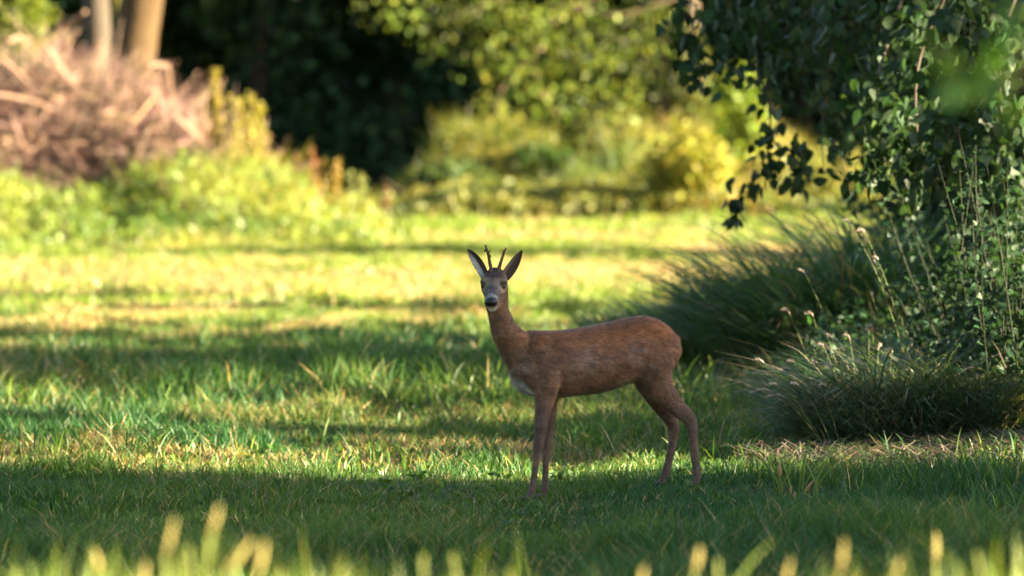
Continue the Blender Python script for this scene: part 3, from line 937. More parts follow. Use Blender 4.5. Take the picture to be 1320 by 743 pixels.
gs = np.random.default_rng(77)
front_stalks = [(985, 468, 1050, 560, 25.4), (990, 482, 1060, 570, 25.5), (1003, 497, 1062, 575, 25.3), (992, 504, 1065, 580, 25.2), (1010, 512, 1066, 580, 25.3), (1020, 478, 1070, 570, 25.6), (1027, 470, 1075, 560, 25.7),
                (1050, 472, 1085, 565, 25.5), (1062, 448, 1095, 550, 25.8), (1068, 440, 1100, 555, 25.9), (1072, 474, 1098, 560, 25.4), (1082, 452, 1105, 560, 25.6), (1096, 440, 1110, 560, 25.8), (1120, 430, 1120, 550, 26.0),
                (1125, 425, 1128, 555, 26.1), (1132, 452, 1130, 560, 25.7), (1150, 455, 1140, 565, 25.8), (1042, 438, 1085, 550, 26.2), (1110, 470, 1115, 565, 25.3), (1030, 498, 1075, 580, 25.2), (1142, 480, 1140, 580, 25.4), (1058, 500, 1085, 585, 25.1),
                (1040, 357, 1090, 500, 26.3), (1018, 405, 1060, 540, 26.4), (1048, 408, 1078, 540, 26.2), (1095, 287, 1170, 470, 26.3), (1115, 300, 1175, 480, 26.4),
                (1128, 338, 1190, 500, 26.2), (1125, 385, 1160, 520, 26.0)]
tussock('grass_tussock', 'bushy tussock of long green grass tipped with pale feathery seed heads, beside dry straw', 1165, 600, 25.75, .46, .45, 5200, .72, ((.028, .08, .040), (.08, .13, .065)), 61, lean=.85, droop=.50, w=.0060, radial=.3, straw=.26, stalks=front_stalks)
tussock('grass_tussock', 'tussock of coarse grass with bent straw blades under the leafy herb', 1255, 590, 25.9, .34, .35, 4200, .70, ((.05, .10, .03), (.10, .13, .05)), 62, lean=.8, droop=.35)
tussock('grass_tussock', 'low dark spreading grass mound just past the deer rump', 895, 425, 34.8, .68, .8, 7500, .58, ((.04, .11, .04), (.11, .19, .07)), 63, lean=.6, droop=.40, w=.010, radial=.4)
tussock('grass_tussock', 'middle dark mound of weeping long grass between low mound and tall one', 990, 420, 33.6, .60, .7, 7000, .80, ((.038, .105, .045), (.10, .18, .07)), 64, lean=.65, droop=.42, w=.010, radial=.45)
tussock('grass_tussock', 'tall dark mound of weeping long grass under the hanging leaves', 1110, 430, 32.0, .70, .7, 9500, 1.22, ((.036, .10, .045), (.09, .17, .07)), 65, lean=.65, droop=.45, w=.010, radial=.5)
tussock('grass_tussock', 'shaded mound of long grass behind the leafy herb', 1240, 430, 33.5, .75, .7, 8000, 1.35, ((.028, .08, .03), (.06, .13, .045)), 66, lean=.8, droop=.45, w=.009, radial=.5)
tussock('grass_tussock', 'flattened heap of dry pinkish grass in front of the dark mounds', 1000, 462, 31.2, .26, .6, 2200, .30, ((.24, .17, .12), (.30, .22, .16)), 67, lean=1.4, droop=.7, w=.005)

# dry fallen grass at the foot of the bank
mb = MB()
n = 4200
x = 1.0 + 1.9 * rng.random(n) ** .7; y = 24.9 + .42 * rng.normal(size=n)
az = rng.random(n) * 2 * math.pi
c = jitter_col(mixc((.19, .135, .105), (.06, .10, .03), (rng.random(n) < .5) * 1.0), n, .45, .1)
blades(mb, np.stack([x, y, terrain(x, y) + .02 * rng.random(n)], 1), .07 + .15 * rng.random(n), .0065, az, .7 + 1.1 * rng.random(n), .45 + .35 * rng.random(n), c * .8, c, K=3)
tag(mb.build('dry_straw', M_DRY, kind='stuff'), 'dry pinkish fallen straw at the foot of the seeding tussock', 'straw')

# tangled weeds filling the bank between the tussocks, herb and bushes
mb = MB()
n = 11000
px = 985 + 400 * rng.random(n); dd = 25.1 + 7.5 * rng.random(n)
x = (px - 660) / F * dd
k = fbm(x * 2.4, dd * 1.1, 57, 2)
h = (.10 + .50 * smooth(25.0, 26.6, dd) * (.3 + 1.0 * k)) * (.4 + .8 * rng.random(n)) * (.35 + .65 * smooth(985, 1080, px))
c = jitter_col(mixc((.026, .075, .034), (.075, .125, .055), rng.random(n)), n, .35, .14)
dr = rng.random(n) < .2
c[dr] = jitter_col(np.array([.20, .155, .115]), int(dr.sum()), .35, .1)
blades(mb, np.stack([x, dd, terrain(x, dd) - .01], 1), h, .004 + .005 * rng.random(n), rng.random(n) * 6.28, .3 + 1.1 * rng.random(n), .1 + .5 * rng.random(n), c * .8, c * 1.1, K=4)
m = 4200
px = 1040 + 340 * rng.random(m); dd = 25.4 + 6 * rng.random(m)
x = (px - 660) / F * dd
z = terrain(x, dd) + .03 + (.55 * smooth(25.2, 27, dd)) * rng.random(m) * (.3 + fbm(x * 2.4, dd * 1.1, 57, 2))
leaves(mb, np.stack([x, dd, z], 1), .025 + .035 * rng.random(m), jitter_col(np.array([.035, .08, .032]), m, .45, .15), tmpl=LEAF_HI, flat=.8)
tag(mb.build('bank_weeds', M_GRASS, kind='stuff'), 'tangled shaded weeds and grass between tussocks and leafy herb on the bank', 'weeds')

# leafy herb at the picture's edge of the bank: upright stems with small leaves
def herb(name, label, px, d, h, n_st, spread, seed, col=(.022, .050, .024), ls=.058):
    g = np.random.default_rng(seed)
    x0 = U(px, 500, d)[0]
    base = np.array([x0, d, float(terrain(x0, d))])
    root = empty(name, base, label, 'plant')
    for k in range(n_st):
        f = base + [*(g.normal(size=2) * spread * .45), -.02]
        f[2] = float(terrain(f[0], f[1])) - .02
        top = f + [*(g.normal(size=2) * spread * .85), h * (.5 + .55 * g.random())]
        p = catmull([f, (f + top) / 2 + [*(g.normal(size=2) * .05), 0], top], 8)
        mb = MB()
        mb.add(*tube(p, np.linspace(.0035, .0012, len(p)), 5), (.05, .06, .028))
        m = 34
        t = .15 + .85 * g.random(m)
        pos = np.stack([np.interp(t, np.linspace(0, 1, len(p)), p[:, i]) for i in range(3)], 1)
        a = g.random(m) * 2 * math.pi
        axis = np.stack([np.cos(a), np.sin(a), .15 + .3 * g.random(m)], 1)
        pos = pos + axis * .02
        leaves(mb, pos, ls * (1.15 - .6 * t), jitter_col(np.asarray(col), m, .35, .15), axis=axis, tmpl=LEAF_HI, flat=1.0)
        mb.build('leafy_stem', M_LEAF, root)
    return root


herb('leafy_herb', 'tall leafy herb with many upright stems at the bank, over straw', 1300, 26.0, 1.35, 30, .30, 81)
herb('leafy_herb', 'lower leafy herb growing among the seeding tussock blades', 1225, 26.6, .85, 18, .25, 82)
herb('leafy_herb', 'dark leafy herb behind the tall one, under hanging twigs', 1290, 28.4, 1.6, 26, .35, 83, col=(.018, .042, .02))

# ------------------------------------------------------------------ the tree whose leafy twigs hang over the bank
def hanging_tree():
    base = np.array([4.6, 31.0, float(terrain(4.6, 31.0))])
    root = empty('overhanging_tree', base, 'broadleaf tree whose dark leafy twigs hang over the grass mounds', 'tree')
    tp = catmull([base + [0, 0, -.1], base + [-.15, 0, 1.2], base + [-.25, .1, 2.6], base + [-.1, .1, 4.6]], 5)
    MB().add(*tube(tp, np.linspace(.17, .07, len(tp)), 12, .1, 2), (.10, .075, .05)).build('trunk', M_BARK, root, smooth_shade=True)
    # clusters: px, py, spread px, distance, leaf count
    cl = [(885, 15, 28, 33.5, 14), (890, 60, 24, 33.2, 14), (905, 95, 20, 33, 9), (935, 45, 36, 33, 26), (960, 85, 26, 32.6, 16), (925, 10, 30, 33, 16), (975, 25, 40, 32.5, 30), (1010, 60, 38, 32.3, 30), (1040, 20, 40, 32, 30),
          (985, 120, 15, 32, 8), (995, 155, 15, 31.8, 9), (985, 185, 16, 31.8, 9), (1012, 208, 22, 31.6, 16), (985, 222, 17, 31.7, 10), (962, 240, 12, 31.8, 7), (949, 262, 8, 31.8, 5), (949, 284, 5, 31.8, 3), (1032, 196, 18, 31.5, 10), (1062, 222, 13, 31.3, 4), (1030, 230, 14, 31.5, 7), (1000, 95, 22, 32.2, 10),
          (1060, 60, 36, 31.5, 30), (1090, 20, 40, 31, 34), (1065, 110, 30, 31.3, 22), (1090, 150, 26, 30.8, 16), (1075, 170, 20, 31, 10), (1120, 70, 36, 30.5, 30), (1140, 20, 34, 30, 26),
          (1128, 120, 22, 28.6, 14), (1145, 150, 24, 28.5, 16), (1150, 190, 30, 28.3, 22), (1125, 210, 22, 28.5, 14), (1180, 160, 30, 28, 22), (1190, 205, 32, 27.8, 30), (1170, 240, 24, 28, 16), (1215, 240, 26, 27.5, 20), (1215, 190, 30, 27.6, 24), (1235, 150, 30, 27.4, 24), (1245, 60, 30, 27.2, 26), (1235, 20, 26, 27.2, 18),
          (1225, 100, 26, 27.4, 20), (1250, 210, 20, 27.2, 16), (1250, 265, 14, 27.2, 9), (1180, 90, 36, 29, 30), (1175, 30, 34, 29, 30), (1285, 60, 34, 28.6, 30), (1290, 150, 34, 28.6, 28), (1300, 210, 24, 28.4, 16), (1100, 235, 12, 29, 5), (1262, 310, 10, 27, 6)]
    g = np.random.default_rng(9)
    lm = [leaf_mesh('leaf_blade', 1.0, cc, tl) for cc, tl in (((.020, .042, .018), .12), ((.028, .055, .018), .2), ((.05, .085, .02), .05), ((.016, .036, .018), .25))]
    allp = []
    tb = 0
    for ci, (px, py, sp_, d, n) in enumerate(cl):
        c = U(px, py, d)
        m = sp_ * d / F
        n = int(n * (2.6 if (py < 100 or px > 1120) else 1.7))
        q = g.normal(size=(n, 3)) * np.array([m * .62, m * .9, m * .62])
        P = c + q
        for p in P: allp.append(p)
    # hanging twigs through the clusters
    strands = [[(1150, -120, 30.5), (1060, -60, 32), (985, 20, 32.5), (975, 80, 32.3), (990, 130, 32), (995, 175, 31.8), (1005, 205, 31.7), (970, 235, 31.8), (949, 285, 31.8)],
               [(1100, -90, 31), (960, -20, 33), (900, 30, 33.3), (893, 95, 33)], [(1130, -60, 30.5), (1080, 40, 31.2), (1065, 110, 31.3), (1060, 180, 31.3), (1062, 225, 31.3)],
               [(1180, -60, 29.5), (1150, 40, 29), (1130, 110, 28.6), (1148, 170, 28.4), (1150, 230, 28.3)], [(1260, -70, 28), (1245, 40, 27.3), (1232, 120, 27.4), (1240, 200, 27.3), (1252, 275, 27.2), (1262, 315, 27)],
               [(1240, -50, 28), (1190, 60, 28.4), (1180, 140, 28), (1190, 200, 27.8), (1215, 250, 27.5)], [(1330, -50, 28.8), (1290, 60, 28.6), (1295, 200, 28.5)], [(1010, 195, 31.7), (1032, 196, 31.5), (1040, 235, 31.5)], [(1120, -60, 30.5), (1010, 40, 32.3), (935, 50, 33), (890, 60, 33.2)]]
    for s in strands:
        p = catmull([U(*q) for q in s], 6)
        p = np.vstack([tp[14][None] * .5 + p[:1] * .5 + [0, 0, .3], p]) if s[0][1] < 0 else p
        MB().add(*tube(p, np.linspace(.010, .0018, len(p)), 6), (.075, .055, .04)).build('twig', M_TWIG, root, smooth_shade=True)
    for k in range(5):
        e = base + [-1.0 - .35 * k, -2.4 + 1.1 * k, 2.5 + .2 * k]
        p = catmull([tp[6 + 2 * k], (tp[6 + 2 * k] + e) / 2 + [0, 0, .4], e], 5)
        MB().add(*tube(p, np.linspace(.06, .012, len(p)), 8), (.09, .065, .045)).build('limb', M_BARK, root, smooth_shade=True)
    allp = np.array(allp)
    order = g.permutation(len(allp))
    sizes = .060 + .045 * g.random(len(allp))
    for i in order[:300]:
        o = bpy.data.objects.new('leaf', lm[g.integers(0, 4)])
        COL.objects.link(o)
        o.parent = root
        o.location = tuple(allp[i] - base)
        a = unit(np.array([g.normal() * .6, g.normal() * .6, -1.0 + g.normal() * .35]))
        nrm = unit(np.array([g.normal() * .7, -.5 + g.normal() * .7, .4 + g.normal() * .5]))
        b = unit(np.cross(a, nrm)); cc = np.cross(b, a)
        R = Matrix(((b[0], a[0], cc[0]), (b[1], a[1], cc[1]), (b[2], a[2], cc[2])))
        o.rotation_euler = R.to_euler()
        s = float(sizes[i]); o.scale = (s, s, s)
    rest = allp[order[300:]]
    mb = MB()
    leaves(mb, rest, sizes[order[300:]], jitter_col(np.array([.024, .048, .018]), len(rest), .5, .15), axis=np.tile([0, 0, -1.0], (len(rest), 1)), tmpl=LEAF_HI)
    # the crown that continues above and beside the view, and its dark inside
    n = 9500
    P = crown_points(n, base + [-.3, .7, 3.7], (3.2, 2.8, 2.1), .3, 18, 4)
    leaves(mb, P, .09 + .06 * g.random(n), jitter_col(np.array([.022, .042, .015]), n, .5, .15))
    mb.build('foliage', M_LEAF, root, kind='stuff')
    return root


hanging_tree()

# dense shrubs further along the bank, behind the hanging twigs
shrub('dense_bush', (3.15, 37.0, .1), (1.0, 1.2, 1.08), 'dense dark bush behind the hanging twigs and herb', 7000, .085, (.03, .06, .02), 201, lumps=16)
shrub('dense_bush', (3.9, 46.0, .1), (1.1, 1.2, 1.4), 'dark bush further along the bank behind the tall grass mound', 5000, .10, (.028, .055, .018), 202, lumps=14, up=.9)

shrub('dense_bush', (2.95, 33.0, .1), (.72, .9, .95), 'dark bush directly behind the tall leafy herb', 6000, .07, (.028, .058, .022), 203, lumps=16)
shrub('dense_bush', (2.5, 29.6, .1), (.48, .6, .64), 'small dark bush between the tall herb and the shaded mound', 3500, .055, (.03, .065, .025), 204, lumps=12)

# ------------------------------------------------------------------ sapling close to the camera, its leaves thrown out of focus
def sapling():
    d = 8.2
    base = np.array([1.5, d, float(terrain(1.5, d))])
    root = empty('sapling', base, 'young sapling close by whose bright green leaves blur over the dark bush', 'sapling')
    tp = catmull([base + [0, 0, -.05], base + [.02, 0, .8], base + [-.03, .02, 1.5], base + [.0, 0, 2.2]], 6)
    MB().add(*tube(tp, np.linspace(.012, .004, len(tp)), 8), (.10, .08, .05)).build('stem', M_TWIG, root, smooth_shade=True)
    g = np.random.default_rng(5)
    lm = [leaf_mesh('sapling_leaf', 1.0, cc, .15) for cc in ((.022, .070, .006), (.014, .045, .008), (.045, .09, .006))]
    spots = [(1205, 55), (1225, 62), (1238, 78), (1250, 98), (1262, 110), (1278, 120), (1290, 105), (1300, 125), (1310, 95), (1318, 140), (1305, 62), (1290, 75), (1315, 40), (1318, 10), (1300, 5), (1245, 120), (1265, 85), (1320, 170)]
    for tw in ([(1990, -60), (1700, -10), (1395, 30), (1300, 70), (1245, 95), (1210, 60)], [(1990, -20), (1700, 30), (1395, 60), (1330, 90), (1290, 115), (1250, 120)], [(1990, -90), (1700, -40), (1395, 0), (1340, 20), (1300, 5)], [(1990, 20), (1700, 70), (1395, 100), (1340, 130), (1316, 165)]):
        p = catmull([U(a, b, d) for a, b in tw], 5)
        MB().add(*tube(p, np.linspace(.004, .0012, len(p)), 5), (.09, .09, .04)).build('twig', M_TWIG, root, smooth_shade=True)
    for (px, py) in spots:
        o = bpy.data.objects.new('leaf', lm[g.integers(0, 3)])
        COL.objects.link(o); o.parent = root
        p = U(px, py, d + g.normal() * .15)
        o.location = tuple(p - base)
        a = unit(np.array([-.8 + g.normal() * .5, g.normal() * .5, -.3 + g.normal() * .4])); nrm = unit(np.array([.4 + g.normal() * .4, -.6, .6 + g.normal() * .4]))
        b = unit(np.cross(a, nrm)); cc = np.cross(b, a)
        o.rotation_euler = Matrix(((b[0], a[0], cc[0]), (b[1], a[1], cc[1]), (b[2], a[2], cc[2]))).to_euler()
        s = .036 + .018 * g.random(); o.scale = (s, s, s)


sapling()

# ------------------------------------------------------------------ tall seeding grass close to the camera (blurred) and single stalks by the deer
FG = 'tall grass stalks close in front'
heads = [(212, 672, 10.5, 1), (270, 655, 10.5, 1), (128, 712, 11, 1), (243, 706, 10.8, 0), (288, 700, 10.6, 1), (330, 702, 10.4, 1), (180, 728, 10.5, 1), (362, 735, 10.6, 0), (545, 716, 11, 0), (582, 714, 11.5, 0), (895, 708, 11.2, 1), (925, 722, 11.4, 0), (1007, 724, 11, 1),
         (1081, 700, 11, 1), (1143, 724, 11, 1), (1205, 690, 12.5, 1), (1258, 712, 11, 0), (1315, 708, 11, 0), (820, 734, 11, 1), (655, 735, 11, 0), (20, 735, 11, 0)]


def foreground_stalk(px, py, d, head, g, label, group=None, hl=.05, hr=.0048, col=(.36, .30, .10), dx=12):
    tip = U(px, py, d)
    fx = tip[0] + g.normal() * .09
    hl = hl * (.7 + .7 * g.random()); hr = hr * (.7 + .6 * g.random()); lean_h = .35 * g.normal()
    foot = np.array([fx, d + .02, float(terrain(fx, d)) - .02])
    root = empty('grass_stalk', (foot[0], foot[1], foot[2]), label, 'grass', group)
    top = tip - [0, 0, hl] if head else tip
    p = catmull([foot, (foot + top) / 2 + [g.normal() * .02, 0, 0], top], 8)
    MB().add(*tube(p, np.linspace(.0048, .0034, len(p)), 6), (.24, .27, .06)).build('stem', M_GRASS, root)
    if head:
        t = np.linspace(0, 1, 9)
        q = top + np.outer(t * hl * 1.1, [lean_h, 0, 1.0])
        MB().add(*tube(q, hr * np.sin(np.clip(t * 2.75 + .3, 0, 3.12)) + .0008, 9, .35, 3), np.asarray(col)).build('seed_head', M_DRY, root)
    # two or three blades on the stem
    mb = MB()
    n = 3
    zz = foot[2] + (top[2] - foot[2]) * (np.array([.35, .55, .75]) if not head else np.array([.3, .5, .62]))
    rt = np.stack([np.interp(zz, p[:, 2], p[:, 0]), np.interp(zz, p[:, 2], p[:, 1]), zz], 1)
    blades(mb, rt, .22 + .08 * g.random(n), .007, g.random(n) * 6.28, .5 + .3 * g.random(n), .15, np.tile([.12, .19, .03], (n, 1)), np.tile([.20, .25, .05], (n, 1)), K=4)
    mb.build('blades', M_GRASS, root)


gg = np.random.default_rng(12)
for (px, py, d, hd) in heads:
    foreground_stalk(px, py, d, hd, gg, 'tall blurred grass stalk with a plump straw coloured seed head before the lawn' if hd else 'tall blurred grass stalk without a seed head before the lawn', FG)
for (px, py, lab) in [(1005, 599, 'tallest thin straw grass stalk with brown spike between deer and tussock'), (1036, 621, 'thin straw stalk with brown spike beside the tallest one, before the tussock'), (1018, 627, 'short thin straw stalk between two brown spiked stalks'), (1024, 635, 'shortest thin straw stalk beside two brown spiked stalks')]:
    foreground_stalk(px, py, 22.6, 1, gg, lab, None, hl=.065 if py < 625 else .04, hr=.0065, col=(.42, .26, .13))

mb = MB()
n = 2300
d = 9.8 + 3.6 * rng.random(n)
x = (rng.random(n) * 2 - 1) * (.0905 * d * 1.25)
clump = fbm(x * 3.2, d * .9, 51, 2)
pyt = 738 - 80 * smooth(.45, .75, clump) * rng.random(n) + 70 * rng.random(n) ** .7 - 18 * smooth(-.3, -.9, x)
hgt = 1.6 - (pyt - 140) / F * d
z0 = terrain(x, d)
c = jitter_col(mixc((.12, .18, .03), (.24, .28, .06), rng.random(n)), n, .25, .1)
blades(mb, np.stack([x, d, z0], 1), (hgt - z0) * 1.04, .006 + .003 * rng.random(n), rng.random(n) * 6.28, .05 + .18 * rng.random(n), .03 + .05 * rng.random(n), c * .8, c * 1.1, K=4, curve=2.2)
# the rough strip carries on towards the camera
n2 = 4000
d = 3.0 + 13.5 * rng.random(n2); x = (rng.random(n2) * 2 - 1) * (.0905 * d * 1.3 + .5)
c = jitter_col(mixc(G_LUSH, G_MID, rng.random(n2)), n2, .3, .1)
blades(mb, np.stack([x, d, terrain(x, d)], 1), .16 + .22 * rng.random(n2), .006, rng.random(n2) * 6.28, .3 + .4 * rng.random(n2), .2, c * .8, c * 1.1, K=3)
tag(mb.build('rough_grass', M_GRASS, kind='stuff'), 'tall blurred yellow green grass blades along the front edge of the meadow', 'grass')

# ------------------------------------------------------------------ brush pile and trunks
def brush_pile():
    d = 71.5
    base = np.array([U(120, 316, d)[0], d, 0])
    root = empty('brush_pile', base, 'large heap of cut twigs and branches below the two tree trunks', 'brush pile')
    g = np.random.default_rng(21)
    # pile profile: top row py by px
    PX = np.array([-120, -40, 20, 60, 110, 160, 200, 240, 280, 330, 360, 420])
    PY = np.array([170, 100, 70, 66, 82, 102, 120, 140, 168, 212, 252, 300])
    n = 7500
    mb = MB()
    px = -110 + 500 * g.random(n)
    top = np.interp(px, PX, PY)
    f = g.random(n) ** .8
    py = top + (312 - top) * f + 10 * g.normal(size=n) * (f < .15)
    dep = d + (g.random(n) - .5) * (.8 + 2.2 * f)
    for i in range(n):
        c = U(px[i], py[i], dep[i])
        c[2] = max(c[2], .05)
        a = g.normal(size=3) * np.array([1, .7, .75]); a = a / np.linalg.norm(a)
        L = .35 + .75 * g.random()
        if f[i] < .12:
            a = unit(np.array([a[0], a[1], abs(a[2]) + .6])); L *= 1.25      # ends sticking out of the heap
        b = g.normal(size=3) * .06
        p = np.array([c - a * L / 2, c + b, c + a * L / 2])
        r = .0045 + .009 * g.random() ** 3
        col = np.array([.34, .21, .155]) * (.12 + 1.1 * g.random() ** 1.3) * np.array([1, 1 + .1 * g.normal(), 1 + .12 * g.normal()])  # wide random tone, the darkest twigs painting dark gaps in the heap
        mb.add(*tube(p, [r, r * .8, r * .4], 4), np.clip(col, .03, .7))
    mb.build('twigs', M_TWIG, root, kind='stuff')
    big = [[(0, 75), (30, 100), (60, 145), (110, 205)], [(190, 85), (165, 110), (120, 175), (110, 200)], [(190, 85), (215, 86), (221, 120)], [(195, 110), (205, 135), (215, 160)], [(10, 55), (25, 48), (35, 60), (55, 80)], [(110, 15), (90, 30), (70, 45)], [(5, 180), (20, 195), (45, 230)],
           [(60, 60), (95, 110), (150, 150)], [(225, 150), (255, 175), (290, 215)], [(-20, 120), (40, 130), (90, 150)], [(75, 70), (60, 110), (30, 160)], [(100, 40), (85, 60), (60, 95)], [(130, 210), (170, 190), (240, 180)], [(330, 255), (370, 245), (400, 235)], [(280, 190), (320, 220), (350, 260)], [(60, 200), (70, 240), (80, 290)]]
    for k, s in enumerate(big):
        dd = d - 1.0 + .4 * g.random()
        p = catmull([U(a, b, dd + .2 * i) for i, (a, b) in enumerate(s)], 5)
        col = np.array([.27, .17, .12]) * (.6 + .6 * g.random())
        MB().add(*tube(p, np.linspace(.030, .010, len(p)) * (.5 + .6 * g.random()), 7, .15, k), col).build('branch', M_TWIG, root, smooth_shade=True)


brush_pile()

def bg_trunk(label, pxb, pxt, d, r0, r1, bark, seed, crown):
    b = np.array([U(pxb, 300, d)[0], d, 0])
    t1 = U(pxt, 0, d)
    dx = (t1[0] - b[0]) / 3.0
    return tree_thing('broadleaf_tree', b, [(0, 0, -.1), (dx * 1.0, .0, 1.2), (dx * 2.1, .05, 2.4), (dx * 3.3, 0, 3.6), (dx * 4, .1, 6), (dx * 4.4, .1, 9)], [r0 * 1.15, r0, (r0 + r1) / 2, r1, r1 * .9, r1 * .4], crown, label, bark=bark, nleaf=5200, lsize=.20, seed=seed, limbs=6)


bg_trunk('thick leaning tree trunk with warm bark behind the brush pile', 146, 184, 75.5, .31, .285, (.062, .038, .018), 31, ((.4, 1.5, 8.5), (3.2, 3.2, 3.4)))
bg_trunk('straight grey tree trunk behind the top of the brush pile', 130, 124, 76.5, .18, .165, (.064, .05, .038), 32, ((-1.0, 1.5, 8.2), (2.6, 2.6, 3.0)))
bg_trunk('slim mossy yellow green trunk between the two thicker trunks', 140, 152, 76.0, .068, .055, (.11, .10, .02), 33, ((-.5, 2.5, 7.0), (2.0, 2.0, 2.2)))
shrub('sunlit_shrub', (U(30, 20, 78)[0], 78.0, 0), (.75, .6, .8), 'sunlit leafy shrub rising behind the top of the brush pile', 420, .13, (.13, .16, .025), 34, up=1.9)

# ------------------------------------------------------------------ tall weeds in front of and beside the pile
mb = MB()
PXW = np.array([-60, 0, 60, 140, 220, 300, 350, 400, 440, 480, 500])
PYW = np.array([200, 232, 236, 226, 214, 196, 205, 238, 250, 268, 288])
n = 34000
px = -70 + 570 * rng.random(n)
dd = 63.5 + 8.0 * rng.random(n)
x = (px - 660) / F * dd
gpy = 140 + F * 1.6 / dd
tuft = fbm(x * 2.6, dd * .7, 63, 2)
topy = np.interp(px, PXW, PYW) + 10 * rng.normal(size=n) + 70 * (.5 - tuft)
ramp = smooth(63.0, 70.5, dd) ** 1.4 * (.55 + .6 * rng.random(n))
h = np.clip((1.6 - (topy - 140) / F * dd) * ramp, .06, 3)
c = jitter_col(mixc((.055, .12, .02), (.27, .27, .045), np.clip(fbm(x * 1.4, dd * .8, 61) * 2.6 - .8 + .3 * rng.random(n), 0, 1)), n, .35, .14)
dr = rng.random(n) < .07
c[dr] = jitter_col(np.array([.36, .24, .15]), int(dr.sum()), .2, .1)
blades(mb, np.stack([x, dd, np.zeros(n) - .02], 1), h * 1.05, .012 + .012 * rng.random(n), rng.random(n) * 6.28, .1 + .35 * rng.random(n), .08, c * .8, c * 1.1, K=3)
# broad nettle-like leaves among the blades
m = 11000
px = -70 + 560 * rng.random(m)
dd = 65.5 + 6 * rng.random(m)
x = (px - 660) / F * dd
zt = (1.6 - (np.interp(px, PXW, PYW) + 60 * (.5 - fbm(x * 2.6, dd * .7, 63, 2)) - 140) / F * dd) * smooth(64.5, 70, dd)
P = np.stack([x, dd, np.clip(zt * rng.random(m) ** .7, .05, 3)], 1)
leaves(mb, P, .06 + .06 * rng.random(m), jitter_col(mixc((.07, .14, .022), (.20, .23, .04), fbm(x * 1.8, dd, 67)), m, .35, .12), flat=.5)
tag(mb.build('tall_weeds', M_GRASS, kind='stuff'), 'sunlit yellow green weeds and tall grass skirting the brush pile', 'weeds')


def spike_plant(label, px, py_top, py_bot, d, wpx, col, seed, n=420, spikes=3):
    g = np.random.default_rng(seed)
    b = np.array([U(px, 310, d)[0], d, 0])
    root = empty('spire_weed', b, label, 'weed')
    W = wpx * d / F
    ztop = U(px, py_top, d)[2]; zbot = U(px, py_bot, d)[2]
    for k in range(spikes):
        ox = (k - (spikes - 1) / 2) * W * .55 / max(spikes - 1, 1) * 1.2 + g.normal() * .02
        zt = ztop - abs(g.normal()) * .10 * (k != spikes // 2)
        top = np.array([b[0] + ox, d + g.normal() * .08, zt])
        p = catmull([b, (b + top) / 2 + [ox * .4, 0, 0], top], 5)
        mb = MB()
        mb.add(*tube(p, np.linspace(.012, .004, len(p)), 5), np.asarray(col) * .6)
        m = n // spikes
        t = g.random(m)
        pos = np.stack([top[0] + g.normal(size=m) * W * .20 * (1.05 - t), top[1] + g.normal(size=m) * W * .2 * (1.05 - t), zbot + (zt - zbot) * t], 1)
        leaves(mb, pos, .05 + .035 * g.random(m), jitter_col(np.asarray(col), m, .3, .1))
        mb.build('flower_spike', M_LEAF, root)


spike_plant('tall golden flower spire beside the brush pile', 278, 90, 190, 70.3, 26, (.30, .24, .05), 71, 330, 1)
spike_plant('broad bushy golden weed with several spires right of the tall spire'.replace(' right of', ' next to'), 318, 122, 230, 70.1, 56, (.30, .26, .055), 72, 900, 4)
spike_plant('brown dried weed head tangled before the dark wood', 396, 190, 250, 70.3, 34, (.22, .11, .055), 73, 170, 3)
spike_plant('yellow brown dock plant beside the brown dried weed', 427, 205, 270, 69.9, 26, (.27, .19, .05), 74, 260, 2)
spike_plant('thin pale weed with bud heads at the edge of the dark wood', 462, 222, 280, 69.3, 22, (.24, .26, .08), 75, 90, 3)
spike_plant('single stem with a reddish tuft leaning beside the pale weed', 500, 245, 265, 69.3, 16, (.26, .15, .08), 76, 26, 1)

